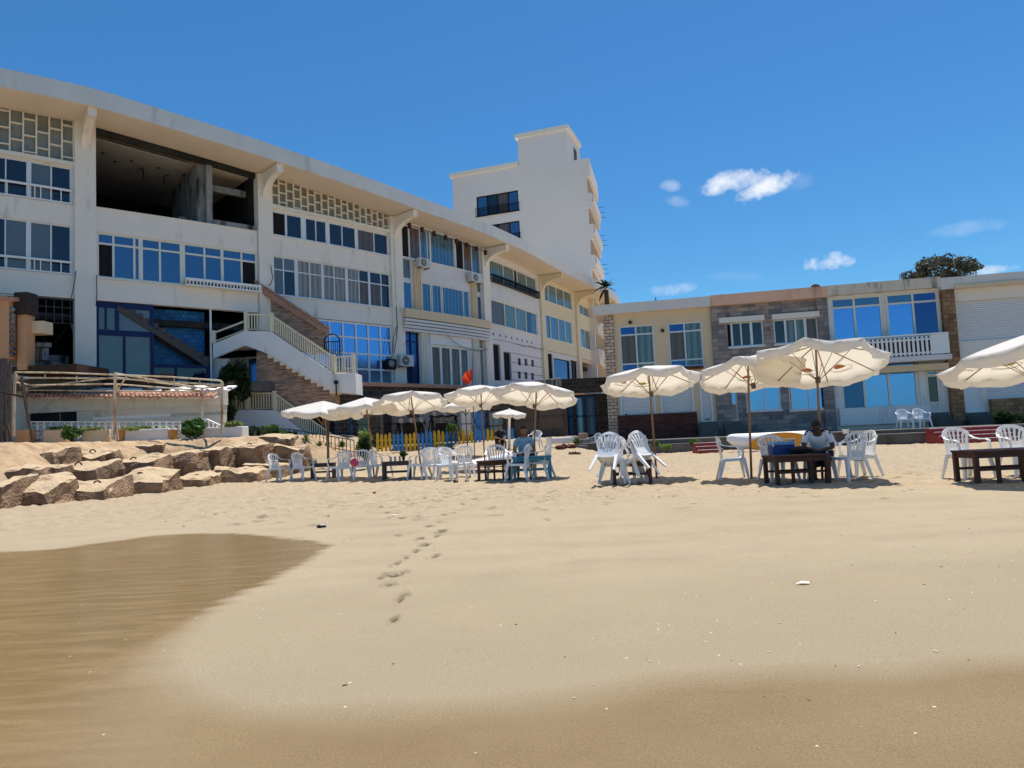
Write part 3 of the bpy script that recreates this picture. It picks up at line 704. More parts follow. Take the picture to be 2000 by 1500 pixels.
window(FL, B, ua, ub, ZC, ZB, cols, (0,.66,1), cells={(0,0):'greyglass',(0,1):'greyglass',(1,1):'greyglass',1:'navy',2:'curtain',3:'curtain',4:'curtain',5:'curtain',6:'curtain',(7,0):'browncurtain',(7,1):'navy',(8,0):'browncurtain',(8,1):'navy',9:'navy'}, thick={2:.2,4:.14,6:.18,8:.14})
# ---- bay 5 (ornate flat) pillars three-four
u0, u1 = UA(5)
m = MB(); uL = ux(806,530); uR = ux(928,560)
zt5 = SZ((u0+u1)/2)-.35; z5a = zx(888,523.5); z5b = zx(827,551); z5c = zx(827,608.6); zc1 = zx(784.5,604); zc0 = zx(784.5,640)
sideL, sideR = ux(804,530), ux(932,560)
wallh(m, FL, u0, u1, ZG, lambda u: SZ(u)-.02, [(u0+.02,u1-.02,z5a,zt5+.3),(u0+.02,uL-.05,z5c-.35,z5a-.02),(uR+.05,u1-.02,z5c-.35,z5a-.02),(uL+.75,uR-.65,z5c,z5b),(u0+.02,uL+.3,ZG+.1,zc0-.1),(uL+1.3,uR-.9,ZG+.1,zx(845,672)),(uR+.1,u1-.05,ZG+.1,zc0-.1)])
m.build('wall','lilac',B,world=True)
cols = fr_([785,801,822,836,842,888,891,906,922,935], 490, u0+.02, u1-.02); cols[0]=0; cols[-1]=1
window(FL, B, u0+.02, u1-.02, z5a, zt5+.3, cols, cells={0:'dark',1:'browncurtain',2:'bluecurtain',4:'bluecurtain',3:'bluecurtain',6:'dark',5:'bluecurtain',7:'browncurtain',8:'bluecurtain'}, thick={1:.1,4:.12,6:.1}, default='bluecurtain')
zm = (z5a+z5c)/2
window(FL, B, u0+.02, uL-.05, z5c-.35, z5a-.02, [0,1], (0,.58,.64,1), cells={(0,0):'blueglass',(0,1):'creamalu',(0,2):'greyglass'}, fw=.08)
window(FL, B, uR+.05, u1-.02, z5c-.35, z5a-.02, [0,1], (0,.58,.64,1), cells={(0,0):'blueglass',(0,1):'creamalu',(0,2):'greyglass'}, fw=.08)
window(FL, B, uL+.75, uR-.65, z5c, z5b, [0,.17,.2,.38,.41,.86,1], cells={1:'dark',3:'dark'}, default='bluecurtain', fw=.07)
for ua_ in (uL, uR-.55):
    m = MB(); zt_ = z5a-.28; zb_ = z5c-.3
    cb(m, FL, ua_, ua_+.62, zb_, zt_, .0, .10, seg=1); 
    for k in range(4): cb(m, FL, ua_+.05+k*.14, ua_+.13+k*.14, zb_+.1, zt_-.15, .10, .16, seg=1)
    cb(m, FL, ua_-.05, ua_+.67, zt_-.12, zt_+.02, .1, .2, seg=1); m.build('fluted_pilaster','peach',B,world=True)
m = MB(); cb(m, FL, u0-.15, u1+.25, zc1-.55, zc1, .0, .50); mo = m.build('cornice','peach',B,world=True)
m = MB()
for k in range(4): cb(m, FL, u0-.15, u1+.3, zc1-.56-.2*(k+1), zc1-.56-.2*k-.05, .0, .46-.04*k)
m.build('cornice_ribs','lilac',mo,world=True)
for (xa, xb, cc) in ((786,828,'deepblue'),(915,944,'curtain')):
    a_ = u0+.02 if xa == 786 else uR+.1; b_ = uL+.3 if xa == 786 else u1-.05
    window(FL, B, a_, b_, ZG+.1, zc0-.1, [0,.5,1] if xa == 786 else [0,1], (0,.8,1), default=cc, frame='navypaint' if xa==786 else 'creamalu', fw=.08, name='entrance_door' if xa==786 else 'window')
for ua_ in (uL+.35, uR-.6):
    m = MB(); zt_ = zc0-.15; cb(m, FL, ua_, ua_+.62, ZG, zt_, .0, .12, seg=1)
    for k in range(4): cb(m, FL, ua_+.05+k*.14, ua_+.13+k*.14, ZG+.3, zt_-.2, .12, .18, seg=1)
    m.build('fluted_pilaster','cream2',B,world=True)
a_, b_ = uL+1.3, uR-.9; zt_ = zx(845,672)
window(FL, B, a_, b_, ZG+.1, zt_, [0,.25,.5,.75,1], (0,1), default='browncurtain', frame='white', fw=.17)
m = MB(); cb(m, FL, a_-.1, b_+.1, zt_, zc0-.15, .01, .09); m.build('sign_panel','white',B,world=True)
# ---- bays 6,7,8
def gbay(i, colr, w1, w2, c1, c2, cell1, cell2):
    u0, u1 = UA(i); H1 = (ux(*w1[0])+.0, ux(*w1[1]), ZA-.06, zx(*w1[0])); H2 = (ux(*w2[0]), ux(*w2[1]), ZC-.02, zx(*w2[0]))
    H1 = (max(H1[0],u0+.02), min(H1[1],u1-.02), H1[2], H1[3]); H2 = (max(H2[0],u0+.02), min(H2[1],u1-.02), H2[2], H2[3])
    m = MB(); wallh(m, FL, u0, u1, ZD, lambda u: SZ(u)-.02, [H1,H2]); m.build('wall',colr,B,world=True)
    window(FL, B, H1[0],H1[1],H1[2],H1[3], c1, cells=cell1, default='tealcurtain', fw=.09, frame='creamalu')
    window(FL, B, H2[0],H2[1],H2[2],H2[3], c2, cells=cell2, default='bluecurtain', fw=.1, frame='creamalu')
    return H1, H2
H1, H2 = gbay(6, 'lilac', ((955,504),(1049,574)), ((957,582),(1051,654)), [0,.26,.48,.55,.77,1], [0,.27,.5,.74,1], {2:'dark'}, {0:'browncurtain',1:'tealcurtain',2:'tealcurtain'})
r = MB(); cb(r, FL, H1[0], H1[1], H1[2]+.38, H1[2]+.43, .02, .3); cb(r, FL, H1[0], H1[1], H1[2]-.1, H1[2]-.04, .02, .3)
u = H1[0]
while u < H1[1]: cb(r, FL, u, u+.04, H1[2]-.04, H1[2]+.38, .24, .29, seg=1); u += .2
r.build('balcony_railing','iron',B,world=True)
m = MB(); 
for k in range(8): uu = UA(6)[0]+.3+k*.92; cb(m, FL, uu, uu+.16, ZD+.25, ZD+.42, -.01, .004, seg=1)
m.build('vent_hole','dark',B,world=True)
gbay(7, 'yellow', ((1061,549),(1118,604)), ((1062,611),(1119,673)), [0,.17,.44,.7,1], [0,.22,.5,.74,1], {}, {0:'blueglass'})
gbay(8, 'yellow', ((1128,590),(1160,625)), ((1128,636),(1163,688)), [0,.33,.66,1], [0,.35,.7,1], {}, {1:'tealcurtain'})
# ground storey of bays 6-8
def pix_hole(x0,y0,x1,y1): a,za = FL.px(x0,y0); b,zb = FL.px(x1,y1); return (a,b,max(zb,ZG+.05),za)
u0,u1 = UA(6); d1 = pix_hole(958,670,980,744); d2 = pix_hole(984,686,1001,744)
sq = []
for (xa,ya) in ((1012,699),(1025,700),(1038,702)):
    for dy in (0,26): 
        a,za = FL.px(xa,ya+dy); sq.append((a,a+.55,za-.55,za))
m = MB(); wallh(m, FL, u0, u1, ZG, ZD-.03, [d1,d2]+sq, .3, -.03); 
m.build('wall','lilac',B,world=True)
m = MB()
for zz in (ZG+.9,ZG+1.5,ZG+2.2,ZG+2.9): cb(m, FL, d2[1]+.1, u1, zz, zz+.03, -.028, -.022)
m.build('wall_groove','dark',B,world=True)
for h in (d1,d2): window(FL, B, h[0],h[1],h[2],h[3],[0,1],default='dark',frame='greywood',fw=.08,name='doorway',sill=False,w=-.2)
for h in sq: window(FL, B, h[0],h[1],h[2],h[3],[0,1],default='greyglass',frame='greywood',fw=.04,sill=False,w=-.15)
u0,u1 = UA(7); m = MB(); g1 = (u0+1.6,u0+5.2,ZG+.05,ZD-.5); g0 = (u0+.1,u0+1.4,ZG+.05,ZD-.2); g2 = (u0+5.3,u1-.1,ZG+.05,ZD-.4)
wallh(m, FL, u0, u1, ZG, ZD-.03, [g0,g1,g2], .3, -.05); m.build('wall','lilac',B,world=True)
window(FL, B, *g1, [0,1], default='deepblue', frame='navypaint', name='garage_door', sill=False, w=-.2)
window(FL, B, *g0, [0,.5,1], default='dark', frame='iron', name='doorway', sill=False, w=-.2); window(FL, B, *g2, [0,.5,1], default='navy', frame='iron', sill=False, w=-.2)
u0,u1 = UA(8); m = MB(); g0 = (u0+.1,u0+4.9,ZG+.05,ZD-.3); wallh(m, FL, u0, u1, ZG, ZD-.03, [g0], .3, -.05); m.build('wall','peach',B,world=True)
window(FL, B, *g0, [0,.3,.6,1], default='dark', frame='greywood', sill=False, w=-1.0)
# end bay with rounded balconies
u0,u1 = ST[9]+.4, UEND
m = MB(); wallh(m, FL, u0, u1, ZG, lambda u: SZ(u)-.02, [(u0+.3,u1-.5,ZC-.3,ZB),(u0+.3,u1-.5,ZA-.4,13.3),(u0+.3,u1-.5,ZG+.1,ZD-.4)]); m.build('wall','yellow',B,world=True)
for za_, zb_ in ((ZC-.3,ZB),(ZA-.4,13.3),(ZG+.1,ZD-.4)): window(FL, B, u0+.3,u1-.5,za_,zb_,[0,.25,.5,.75,1],default='navy',frame='greywood')
for zb_ in (ZA-.6, ZC-1.0):
    m = MB(); n = 16; vs = []
    for k in range(n+1):
        th = math.pi*k/n; uu = (u0+u1)/2-.2-(u1-u0)/2*math.cos(th)*.98; ww = 1.5*math.sin(th)**.6
        for (dw, dz) in ((0,0),(0,1.0),(-.12,1.0),(-.12,0)): vs.append(FL.P(uu, max(.0,ww+dw), zb_+dz))
    m.add(vs, [(4*k+j,4*k+(j+1)%4,4*k+4+(j+1)%4,4*k+4+j) for k in range(n) for j in range(4)])
    bt = [vs[4*k] for k in range(n+1)]; m.add(bt,[tuple(range(n+1))]); m.build('rounded_balcony','yellow',B,world=True)
# ---- ground storey bay 2 (frame edge): grille over dark opening
u0,u1 = UA(2); a0 = ux(57,600); zg_ = zx(148,633)
m = MB(); wallh(m, FL, ST[0], a0, ZG-2, ZD-.03, [], .3, -.04); m.build('wall','cream',B,world=True)
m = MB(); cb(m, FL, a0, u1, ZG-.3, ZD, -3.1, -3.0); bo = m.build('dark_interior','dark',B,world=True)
m = MB(); u = a0
while u < u1: cb(m, FL, u, u+.03, zg_, ZD-.05, -.1, -.07, seg=1); u += .30
for k in range(4): zz = zg_+k*(ZD-.1-zg_)/3; cb(m, FL, a0, u1, zz, zz+.03, -.07, -.04)
m.build('window_grille','greywood',B,world=True)
m = MB(); cb(m, FL, a0+.2, a0+1.6, ZG-.3, ZG+1.3, -1.6, -1.2, seg=1); cb(m, FL, a0+.9, a0+1.3, ZG, ZG+.9, -.9, -.6, seg=1); m.bar(FL.P(a0+1.6,-.5,ZG+2.6), FL.P(a0+2.6,-.5,ZG-.2), .14,.1); m.build('fallen_masonry','rubble',B,world=True)
# ---- ground storey bay 3: blue frames, blue tiled wall and inner stair
u0,u1 = UA(3); ut = ux(411,680); zb3 = ZG-.4
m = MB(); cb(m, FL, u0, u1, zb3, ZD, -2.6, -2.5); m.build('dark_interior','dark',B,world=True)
m = MB(); cb(m, FL, ux(258,640), ut, zb3, ZD-.03, -1.0, -.9); m.build('blue_tiled_wall','tileblue',B,world=True)
m = MB(); ub_ = ux(302,650); ua_ = u0
for (a_,b_,c_,d_) in ((ua_,ub_,ZD-.28,ZD-.03),(ua_,ub_,ZD-1.55,ZD-1.3),(ua_,ua_+.14,zb3,ZD-.28),(ux(230,640)-.08,ux(230,640)+.08,ZD-1.3,ZD-.28),(ux(208,640)-.04,ux(208,640)+.04,ZD-1.3,ZD-.28),(ub_-.16,ub_,zb3,ZD-.28),(ux(244,650)-.05,ux(244,650)+.05,zb3,ZD-1.55),(ua_,ub_,zb3+.55,zb3+.68),(ub_,ut,ZG+.75,ZG+.9),(ux(345,700)-.05,ux(345,700)+.05,zb3,ZG+.75),(ut-.15,ut,zb3,ZG+.75)):
    cb(m, FL, a_, b_, c_, d_, -.22, -.12)
fo = m.build('blue_glazed_screen','navypaint',B,world=True)
m = MB(); cb(m, FL, ua_, ub_, zb3, ZD-.1, -.20, -.18); m.build('pane','greyglass',fo,world=True)
m = MB(); cb(m, FL, ub_, ut, zb3, ZG+.8, -.20, -.18); m.build('pane','navy',fo,world=True)
m = MB(); n = 12; pa = FL.P(ux(230,595),-.55,ZD-.25); pb = FL.P(ux(408,690),-.55,ZG+.9)
m.bar(pa, pb, .9, .22)
for k in range(n):
    q = pa.lerp(pb,(k+.5)/n); m.box((q.x,q.y,q.z+.2),(.52,.8,.28), math.atan2(pb.y-pa.y,pb.x-pa.x))
m.build('inner_stair','greywood',B,world=True)
m = MB(); cb(m, FL, ut+.0, ut+.08, ZG-.4, ZD-.02, -.1, -.02, seg=1); m.build('drain_pipe','white',B,world=True)
# ---- ground storey bay 4: blue mirror grid
u0,u1 = UA(4); ga = ux(590,650)
window(FL, B, ga, u1-.03, ZG+.15, ZD-.03, [k/7 for k in range(8)], (0,.24,.49,.75,1), default='skyglass', frame='white', fw=.10, name='blue_glass_front')
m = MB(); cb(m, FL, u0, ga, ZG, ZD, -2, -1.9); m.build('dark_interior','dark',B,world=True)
# drain pipe on pillar three, cables
m = MB(); q = ST[5]-.18; cb(m, FL, q-.04, q+.04, ZD-.9, SZ(q)-1.4, .17, .22, seg=1); m.build('drain_pipe','cream2',B,world=True)
# curtain rail with hanging lamps under the eave of the ornate flat
m = MB(); u0,u1 = UA(5); m.tube([FL.P(u0+(u1-u0)*k/8, .5, SZ(u0+(u1-u0)*k/8)-.42) for k in range(9)], .025, 5)
for k in range(8): uu = u0+.3+k*(u1-u0-.5)/7; cb(m, FL, uu, uu+.16, SZ(uu)-.62, SZ(uu)-.3, .42, .58, seg=1)
m.build('awning_rail','rustd',B,world=True)
# upper terrace and retaining wall below the building
RW = MB(); ra = ux(600,700); cb(RW, FL, ra, ST[9]+1, .3, ZG-.25, 1.6, 2.6)
rw = RW.build('retaining_wall','darkstone',world=True); tag(rw,'dark rubble stone retaining wall under the curved building, behind the white parasols','wall')
m = MB(); cb(m, FL, ra, ST[9]+1, ZG-.25, ZG-.05, 1.5, 2.8); m.build('wall_coping','rtile',rw,world=True)
ut_ = MB(); cb(ut_, FL, 0, ST[-1], ZG-.5, ZG-.08, -.5, 1.6); struct(ut_.build('upper_terrace','terr'))
# ================================================ tower block behind
pA, pB = P(883,345,74), P(1150,308,69); pC = P(1167,352,77)
FT = Fac([(pA.x,pA.y),(pB.x,pB.y)], smooth=False)
FS = Fac([(pB.x,pB.y),(pC.x,pC.y)], smooth=False)
tw = thing('apartment_tower','tall pale grey apartment tower rising behind the curved building','building',(pA.lerp(pB,.5).x, pA.lerp(pB,.5).y, 0))
UT = FT.c[-1]; z1 = FT.px(1013,323)[1]; z2 = FT.px(1105,252)[1]; z3 = pB.z
ua, ub = FT.px(1013,323)[0], FT.px(1106,250)[0]
wA = (FT.px(930,380)[0], FT.px(1012,380)[0], FT.px(1012,411)[1], FT.px(1012,371)[1])
stp = FT.px(1012,371)[1]-FT.px(1010,431)[1]
hol = [(wA[0],wA[1],wA[2]-stp*k,wA[3]-stp*k) for k in range(3)]
zn = [(FT.px(1148,377)[1]-stp*k*.98, FT.px(1148,345)[1]-stp*k*.98) for k in range(7)]
m = MB(); wallh(m, FT, 0, ua, 0, z1, hol, .4); wallh(m, FT, ua, ub, 0, z2, [], .4); wallh(m, FT, ub, UT-.35, 0, z3, [], .4)
wallh(m, FT, UT-.35, UT, 0, z3, [(UT-.35,UT,a,b) for a,b in zn if a > 0], .4)
cb(m, FT, 0, ub, z3-1, z3-.8, -8.2, -.4); cb(m, FT, -.0, .4, 0, z1, -9, -.4, seg=1); cb(m, FT, ub-.3, ub-.002, z3-1, z2, -5, -.4, seg=1); cb(m, FT, ua+.002, ua+.3, z1-1, z2, -5, -.4, seg=1); cb(m, FT, ua, ub, z3-.9, z2, -5.3, -5); cb(m, FT, 0, UT-4, 0, z1-.5, -9.3, -9)
m.build('wall','tbld',tw,world=True)
m = MB(); cb(m, FT, -.25, ua-.02, z1-.02, z1+.38, -.6, .18); cb(m, FT, ua-.25, ub+.2, z2-.02, z2+.4, -.6, .18); cb(m, FT, ub+.02, ub+.24, z2-.02, z2+.39, -5.2, -.6, seg=1)
m.build('parapet','cream2',tw,world=True)
m = MB(); cb(m, FT, ub+.002, ub+.02, z3+.2, z2-.9, -3.8, -2.6, seg=1); m.build('roof_door','greywood',tw,world=True)
for h in hol:
    f_ = window(FT, tw, *h, [0,.26,.5,.76,1], frame='iron', fw=.12, cells={0:'blueglass',3:'blueglass',1:'navy',2:'browncurtain'}, sill=False)
    r = MB(); cb(r, FT, h[0]-.1, h[1]+.1, h[2]+.78, h[2]+.84, .12, .18); cb(r, FT, h[0]-.1, h[1]+.1, h[2]-.06, h[2], .0, .18)
    u = h[0]-.08
    while u < h[1]+.1: cb(r, FT, u, u+.04, h[2], h[2]+.78, .13, .17, seg=1); u += .17
    r.build('railing','iron',f_,world=True)
LS = FS.c[-1]; m = MB()
edges = [z3]+[v for ab in zn for v in (ab[1],ab[0])]
cb(m, FS, 0.45, LS, zn[0][1], z3-.01, -.5, -.02)
for k,(a,b) in enumerate(zn):
    nb = zn[k+1][1] if k+1 < len(zn) else 0
    if a < 0: break
    cb(m, FS, .45, LS, max(nb,0), a, -1.6, .0); cb(m, FS, .45, LS, a-.02, b+.02, -1.98, -1.9, seg=1)
    cb(m, FS, .5, LS-.4, a-.8, a+.02, .01, .2)
cb(m, FS, .45, LS, 0, z3-.3, -2.2, -2.0)
m.build('side_wall','tbld',tw,world=True)
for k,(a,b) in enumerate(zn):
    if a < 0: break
    g = MB(); cb(g, FS, .5, LS-.02, a+.0, b-.02, -1.8, -.25, seg=1); g.build('balcony_shade_fill','warm',tw,world=True)  # solid fill coloured like the warm shade inside the open balcony
for k in range(4):
    r = MB(); a = zn[k][0]
    for j in range(3): q = FS.P(LS-.5-j*.9, .0, a-.3+j*.3); r.bar(q, q+Vector((.75,-.1,.02)), .035)
    r.build('laundry_pole','iron',tw,world=True)

# ================================================ leaves
def leaves(mb, c, r, n, size, rg, flat=1.0, shell=.55, long=1.0):
    for _ in range(n):
        v = Vector((rg.gauss(0,1),rg.gauss(0,1),rg.gauss(0,1))).normalized()*(shell+(1-shell)*rg.random())*(1 if rg.random() > .15 else 1.12)
        p = Vector((c[0]+v.x*r[0], c[1]+v.y*r[1], c[2]+v.z*r[2]))
        a = Vector((rg.gauss(0,1),rg.gauss(0,1),rg.gauss(0,.7))).normalized(); b = a.cross(Vector((rg.gauss(0,1),rg.gauss(0,1),rg.gauss(0,1)))).normalized()
        s_ = size*(.6+.8*rg.random()); mb.add([p-a*s_*.5*long, p+b*s_*.28, p+a*s_*.5*long, p-b*s_*.28],[(0,1,2,3)])
def tree(loc, h, crown, label, leaf='leaftree', n=2600, size=.3, clumps=16, seed=1, cat='tree', name='leafy_tree', trunk_r=.16, group=None):
    rg = random.Random(seed); root = thing(name, label, cat, loc, group=group); cx, cy, cz = crown[0:3]; rx, ry, rz_ = crown[3:6]
    tb = MB(); tb.tube([(0,0,-.3),(cx*.3,cy*.3,h*.5),(cx*.8,cy*.8,h*.8)],[trunk_r,trunk_r*.8,trunk_r*.5],8); lf = MB()
    for k in range(clumps):
        v = Vector((rg.gauss(0,1),rg.gauss(0,1),rg.gauss(.2,.8))).normalized()*(.45+.5*rg.random())
        c = Vector((cx+v.x*rx, cy+v.y*ry, cz+v.z*rz_)); q = .14+.20*rg.random()
        tb.tube([(cx*.6,cy*.6,h*.6), ((cx+c.x)/2+rg.gauss(0,.1),(cy+c.y)/2,(h*.75+c.z)/2), c],[trunk_r*.4,trunk_r*.22,trunk_r*.08],5)
        leaves(lf, c, (rx*q,ry*q,rz_*q*1.1), n//clumps, size, rg)
    tb.build('trunk','bark',root); lf.build('crown',leaf,root); return root
q = P(1830,530,47); tree((q.x,q.y,0), 9.5, (0,0,q.z-.15,2.45,2.2,1.15), 'dark spreading tree rising behind the roofs at the right', n=3600, size=.24, clumps=46, seed=5)
q = P(1932,540,52); tree((q.x,q.y,0), 9.0, (0,0,q.z-1.0,1.6,1.5,1.0), 'small tree top barely showing over the roof right of the big dark tree', n=900, size=.26, clumps=8, seed=9)

# ================================================ row of beach houses on the right
qa, qb = P(1178,600,36.5), P(1995,531,32.6); dq = (qb-qa)
FR = Fac([(qa.x,qa.y),(qb.x,qb.y),(qb.x+dq.x*.35,qb.y+dq.y*.35)], smooth=False)
ZT = .72
def hp(x0,y0,x1,y1,f=FR):
    a, z1 = f.px(x0,y0); b, z0 = f.px(x1,y1); return (a,b,z0,z1)
def uR_(x, y=700): return FR.px(x,y)[0]
def zR(x, y): return FR.px(x,y)[1]
ZP1 = zR(1386,580.5)
def house(label, xa, xb, pc, wc, holes, ptop, pbot, seed=0, w=0, extra0=0):
    ua, ub = uR_(xa,620)-extra0, uR_(xb,620)
    q = FR.P((ua+ub)/2, 0, ZT); h = thing('beach_house', label, 'house', (q.x,q.y,ZT), group='attached beach houses in a row')
    m = MB(); wallh(m, FR, ua, ub-.003, ZT-.5, pbot, holes, .3, w); m.build('wall', wc, h, world=True)
    m = MB(); cb(m, FR, ua-.0, ub-.004, pbot, ptop, -.5, .32); m.build('parapet', pc, h, world=True)
    m = MB(); cb(m, FR, ua, ub-.003, ptop-.5, ptop-.3, -8, -.5); cb(m, FR, ua, ub-.003, ZT-.5, ptop-.2, -8.2, -8); m.build('roof','roofc',h,world=True)
    return h, ua, ub
def steps(h, x0, x1, ytop, n, m_='terr', name='steps', run=.3, rise=.16):
    ua, zt = FR.px(x0,ytop); ub = uR_(x1,ytop); s = MB()
    for k in range(n): cb(s, FR, ua, ub, ZT-.3, zt-rise*k-.02, .02+run*k+(.001*k), .02+run*(k+1), seg=1)
    s.build(name, m_, h, world=True)
# yellow house
W1 = hp(1209,637.6,1281,722); W2 = hp(1304,631.6,1376,714)
sh = [hp(1209,734,1282,812), hp(1288,734,1357,811), hp(1365,734,1394,824)]
pt, pb = zR(1386,580.5), zR(1386,600)
h, ua, ub = house('yellow plastered beach house with white roller shutters and a dark red tiled counter','1178' and 1178,1388,'roofc','peach',[W1,W2]+sh,pt,pb,extra0=0)
m = MB(); cb(m, FR, ua-.45, ua, pb, pt-.002, -2.5, .32); m.build('parapet_end','roofc',h,world=True)
m = MB(); cb(m, FR, ua-.02, uR_(1198,640), ZT-.5, pb-.01, -3.5, .12, seg=1); m.build('corner_pier','pierstone',h,world=True)
for W_, cl in ((W1,0),(W2,1)):
    window(FR, h, W_[0],W_[1],W_[2],W_[3], [0,.48,1], (0,.16,.80,1), cells={(0,0):'deepblue',(1,0):'tealcurtain',(0,1):'browncurtain',(1,1):'tealcurtain',(0,2):'deepblue',(1,2):'tealcurtain'}, frame='alu', fw=.07)
m = MB(); u0_, z0_ = FR.px(1312,724); u1_, zt_ = FR.px(1372,716); cb(m, FR, u0_, u1_, z0_, zt_, .0, .8); m.build('awning_slab','redbrick',h,world=True)
for k, s_ in enumerate(sh):
    m = MB(); cb(m, FR, s_[0], s_[1], s_[2], s_[3], -.16, -.12); so_ = m.build('roller_shutter','shutter',h,world=True)
    m = MB()
    for uu in (s_[0]+.25, s_[1]-.25): cb(m, FR, uu-.06, uu+.06, s_[2]+.12, s_[2]+.17, -.12, -.09, seg=1)
    m.build('handle','iron',so_,world=True)
    m = MB(); cb(m, FR, s_[0]-.001, s_[0]+.07, s_[2], s_[3], -.11, .03, seg=1); cb(m, FR, s_[1]-.07, s_[1]+.001, s_[2], s_[3], -.11, .03, seg=1); m.build('shutter_track','white',h,world=True)
m = MB(); b0 = hp(1206,812,1364,856); cb(m, FR, b0[0], b0[1], ZT-.4, b0[3], .02, .16); m.build('tiled_counter','redbrick',h,world=True)
steps(h, 1365, 1399, 824, 3)
m = MB()
for (x,y) in ((1231,630),(1294,646)):
    uu, zz = FR.px(x,y); cb(m, FR, uu-.07, uu+.07, zz-.07, zz+.07, 0, .14, seg=1)
m.build('wall_lamp','iron',h,world=True)
# stone house
Wa = hp(1406,623,1493,674); Wb = hp(1509,616,1600,667); Dd = hp(1414,752,1443,822); Wc = hp(1455,748,1527,800); Wd = hp(1539,750,1617,798)
if True:
    M['salmon'] = mat('salmon plaster', (.86,.50,.33), .85, var=.08, scale=1.2, dirt=(.38,.24,.17), dscale=1.0, dth=.55)
    h, ua, ub = house('grey stone clad beach house with a salmon roof band and a glass door',1388,1617,'salmon','stone',[Wa,Wb,Dd,Wc,Wd],pt+.03,zR(1500,591))
for pa_,pb_ in ((ua,ua+.75),(ub-.5,ub-.01)): m = MB(); cb(m, FR, pa_, pb_, ZT-.5, zR(1500,591)-.01, .01, .16, seg=1); m.build('pier','stone',h,world=True)
for W_, ce, cs in ((Wa,{0:'dark',3:'navy'},[0,.26,.48,.72,1]),(Wb,{0:'navy',1:'tealcurtain',2:'tealcurtain',3:'browncurtain'},[0,.27,.5,.72,1])):
    window(FR, h, W_[0],W_[1],W_[2],W_[3]-.22, cs, cells=ce, fw=.07, thick={1:.10,3:.12})
    m = MB(); cb(m, FR, W_[0]-.06, W_[1]+.06, W_[3]-.24, W_[3]+.02, -.05, .22); m.build('shutter_box','cream2',h,world=True)
for W_ in (Wc, Wd): window(FR, h, *W_, [0,.08,.54,1], cells={0:'dark'}, default='skyglass', fw=.07)
window(FR, h, *Dd, [0,1], (0,.46,1), cells={(0,0):'greyglass',(0,1):'skyglass'}, frame='creamalu', fw=.07, name='door')
steps(h, 1412, 1447, 823, 3)
# blue glass house
Ua = hp(1622,583,1839,656); Lb = hp(1640,712,1800,794); Dl = hp(1806,722,1842,805)
pt3, pb3 = zR(1730,551), zR(1730,571)
M['peelp'] = mat('peeling cream render', (.74,.62,.48), .9, var=.08, scale=2, bump=.3, dirt=(.18,.145,.125), dscale=2.4, dth=.53)
h, ua, ub = house('peeling cream beach house with big blue glass windows and a white picket balcony',1617,1838,'peelp','whitewall',[Ua,Lb,Dl],pt3,pb3)
window(FR, h, *Ua, [0,.22,.47,.53,.77,1], (0,.78,1), cells={4:'deepblue',(0,1):'blueglass',(1,1):'blueglass',(3,1):'blueglass',2:'creamalu'}, default='skyglass', frame='creamalu', fw=.09)
window(FR, h, *Lb, [0,.30,.62,.97,1], (0,.78,1), cells={0:'deepblue',3:'creamalu'}, default='skyglass', frame='creamalu', fw=.10)
window(FR, h, *Dl, [0,1], (0,.22,.86,1), cells={(0,0):'lilac',(0,1):'navy',(0,2):'blueglass'}, frame='creamalu', fw=.12, name='door')
zb0, zb1 = zR(1842,693), zR(1842,655)
m = MB(); cb(m, FR, ua+.05, ub-.05, zb0-.28, zb0-.05, .0, 1.0); m.build('balcony_floor','lilac',h,world=True)
m = MB(); cb(m, FR, ua+.05, ub-.05, zb0-.72, zb0-.42, .0, .55); m.build('window_canopy','peach',h,world=True)
m = MB(); x0_, x1_, x2_ = uR_(1659,680), uR_(1803,675), ub-.1
cb(m, FR, ua+.05, x0_-.03, zb0-.04, zb1-.02, .90, .96); cb(m, FR, ua+.05, x2_, zb1-.02, zb1+.05, .88, .98); cb(m, FR, x1_+.02, x2_, zb0, zb1-.03, .90, .95)
cb(m, FR, x0_, x1_, zb0+.05, zb0+.13, .90,.94); cb(m, FR, x0_, x1_, zb1-.25, zb1-.17, .90,.94)
u = x0_
while u < x1_: cb(m, FR, u, u+.10, zb0-.02, zb1-.08, .94, .965, seg=1); u += .19
m.build('picket_balustrade','white',h,world=True)
m = MB(); cb(m, FR, x0_, x1_, zb0-.02, zb1-.1, .84, .88); m.build('added_dark_panel','tablewood',h,world=True)  # panel added only to darken the gaps between the pickets
wc_ = MB(); cb(wc_, FR, uR_(1638,815), uR_(1815,812), zR(1700,829), zR(1700,795.5), .01, .3); wc_.build('white_bench_wall','whitewall',h,world=True)
steps(h, 1812, 1848, 806, 4)
# shuttered house at the right edge
S1 = hp(1865,590,2075,775); D2 = hp(1880,728,1921,804)
pt4, pb4 = zR(1900,540), zR(1900,563)
S1 = (S1[0], FR.px(2090,640)[0], zR(1990,660), zR(1950,583)); S2 = (uR_(1926,760), FR.px(2090,760)[0], zR(1960,778), zR(1960,700))
h, ua, ub = house('cream beach house with a huge white roller shutter, brown stone pier at right edge',1838,2180,'roofc','cream',[S1,D2,S2],pt4,pb4)
m = MB(); cb(m, FR, ua+.003, ua+.55, ZT-.5, pb4-.02, .0, .30, seg=1); m.build('pier','brownstone',h,world=True)
for s_ in (S1,S2):
    m = MB(); cb(m, FR, *s_, -.2, -.15); m.build('roller_shutter','shutter',h,world=True)
window(FR, h, *D2, [0,1], default='white', frame='white', fw=.08, name='door')
m = MB(); cb(m, FR, ub-6.6, ub-.1, pb4-.02, pb4+.16, .3, .42); m.build('cornice_trim','peach',h,world=True)
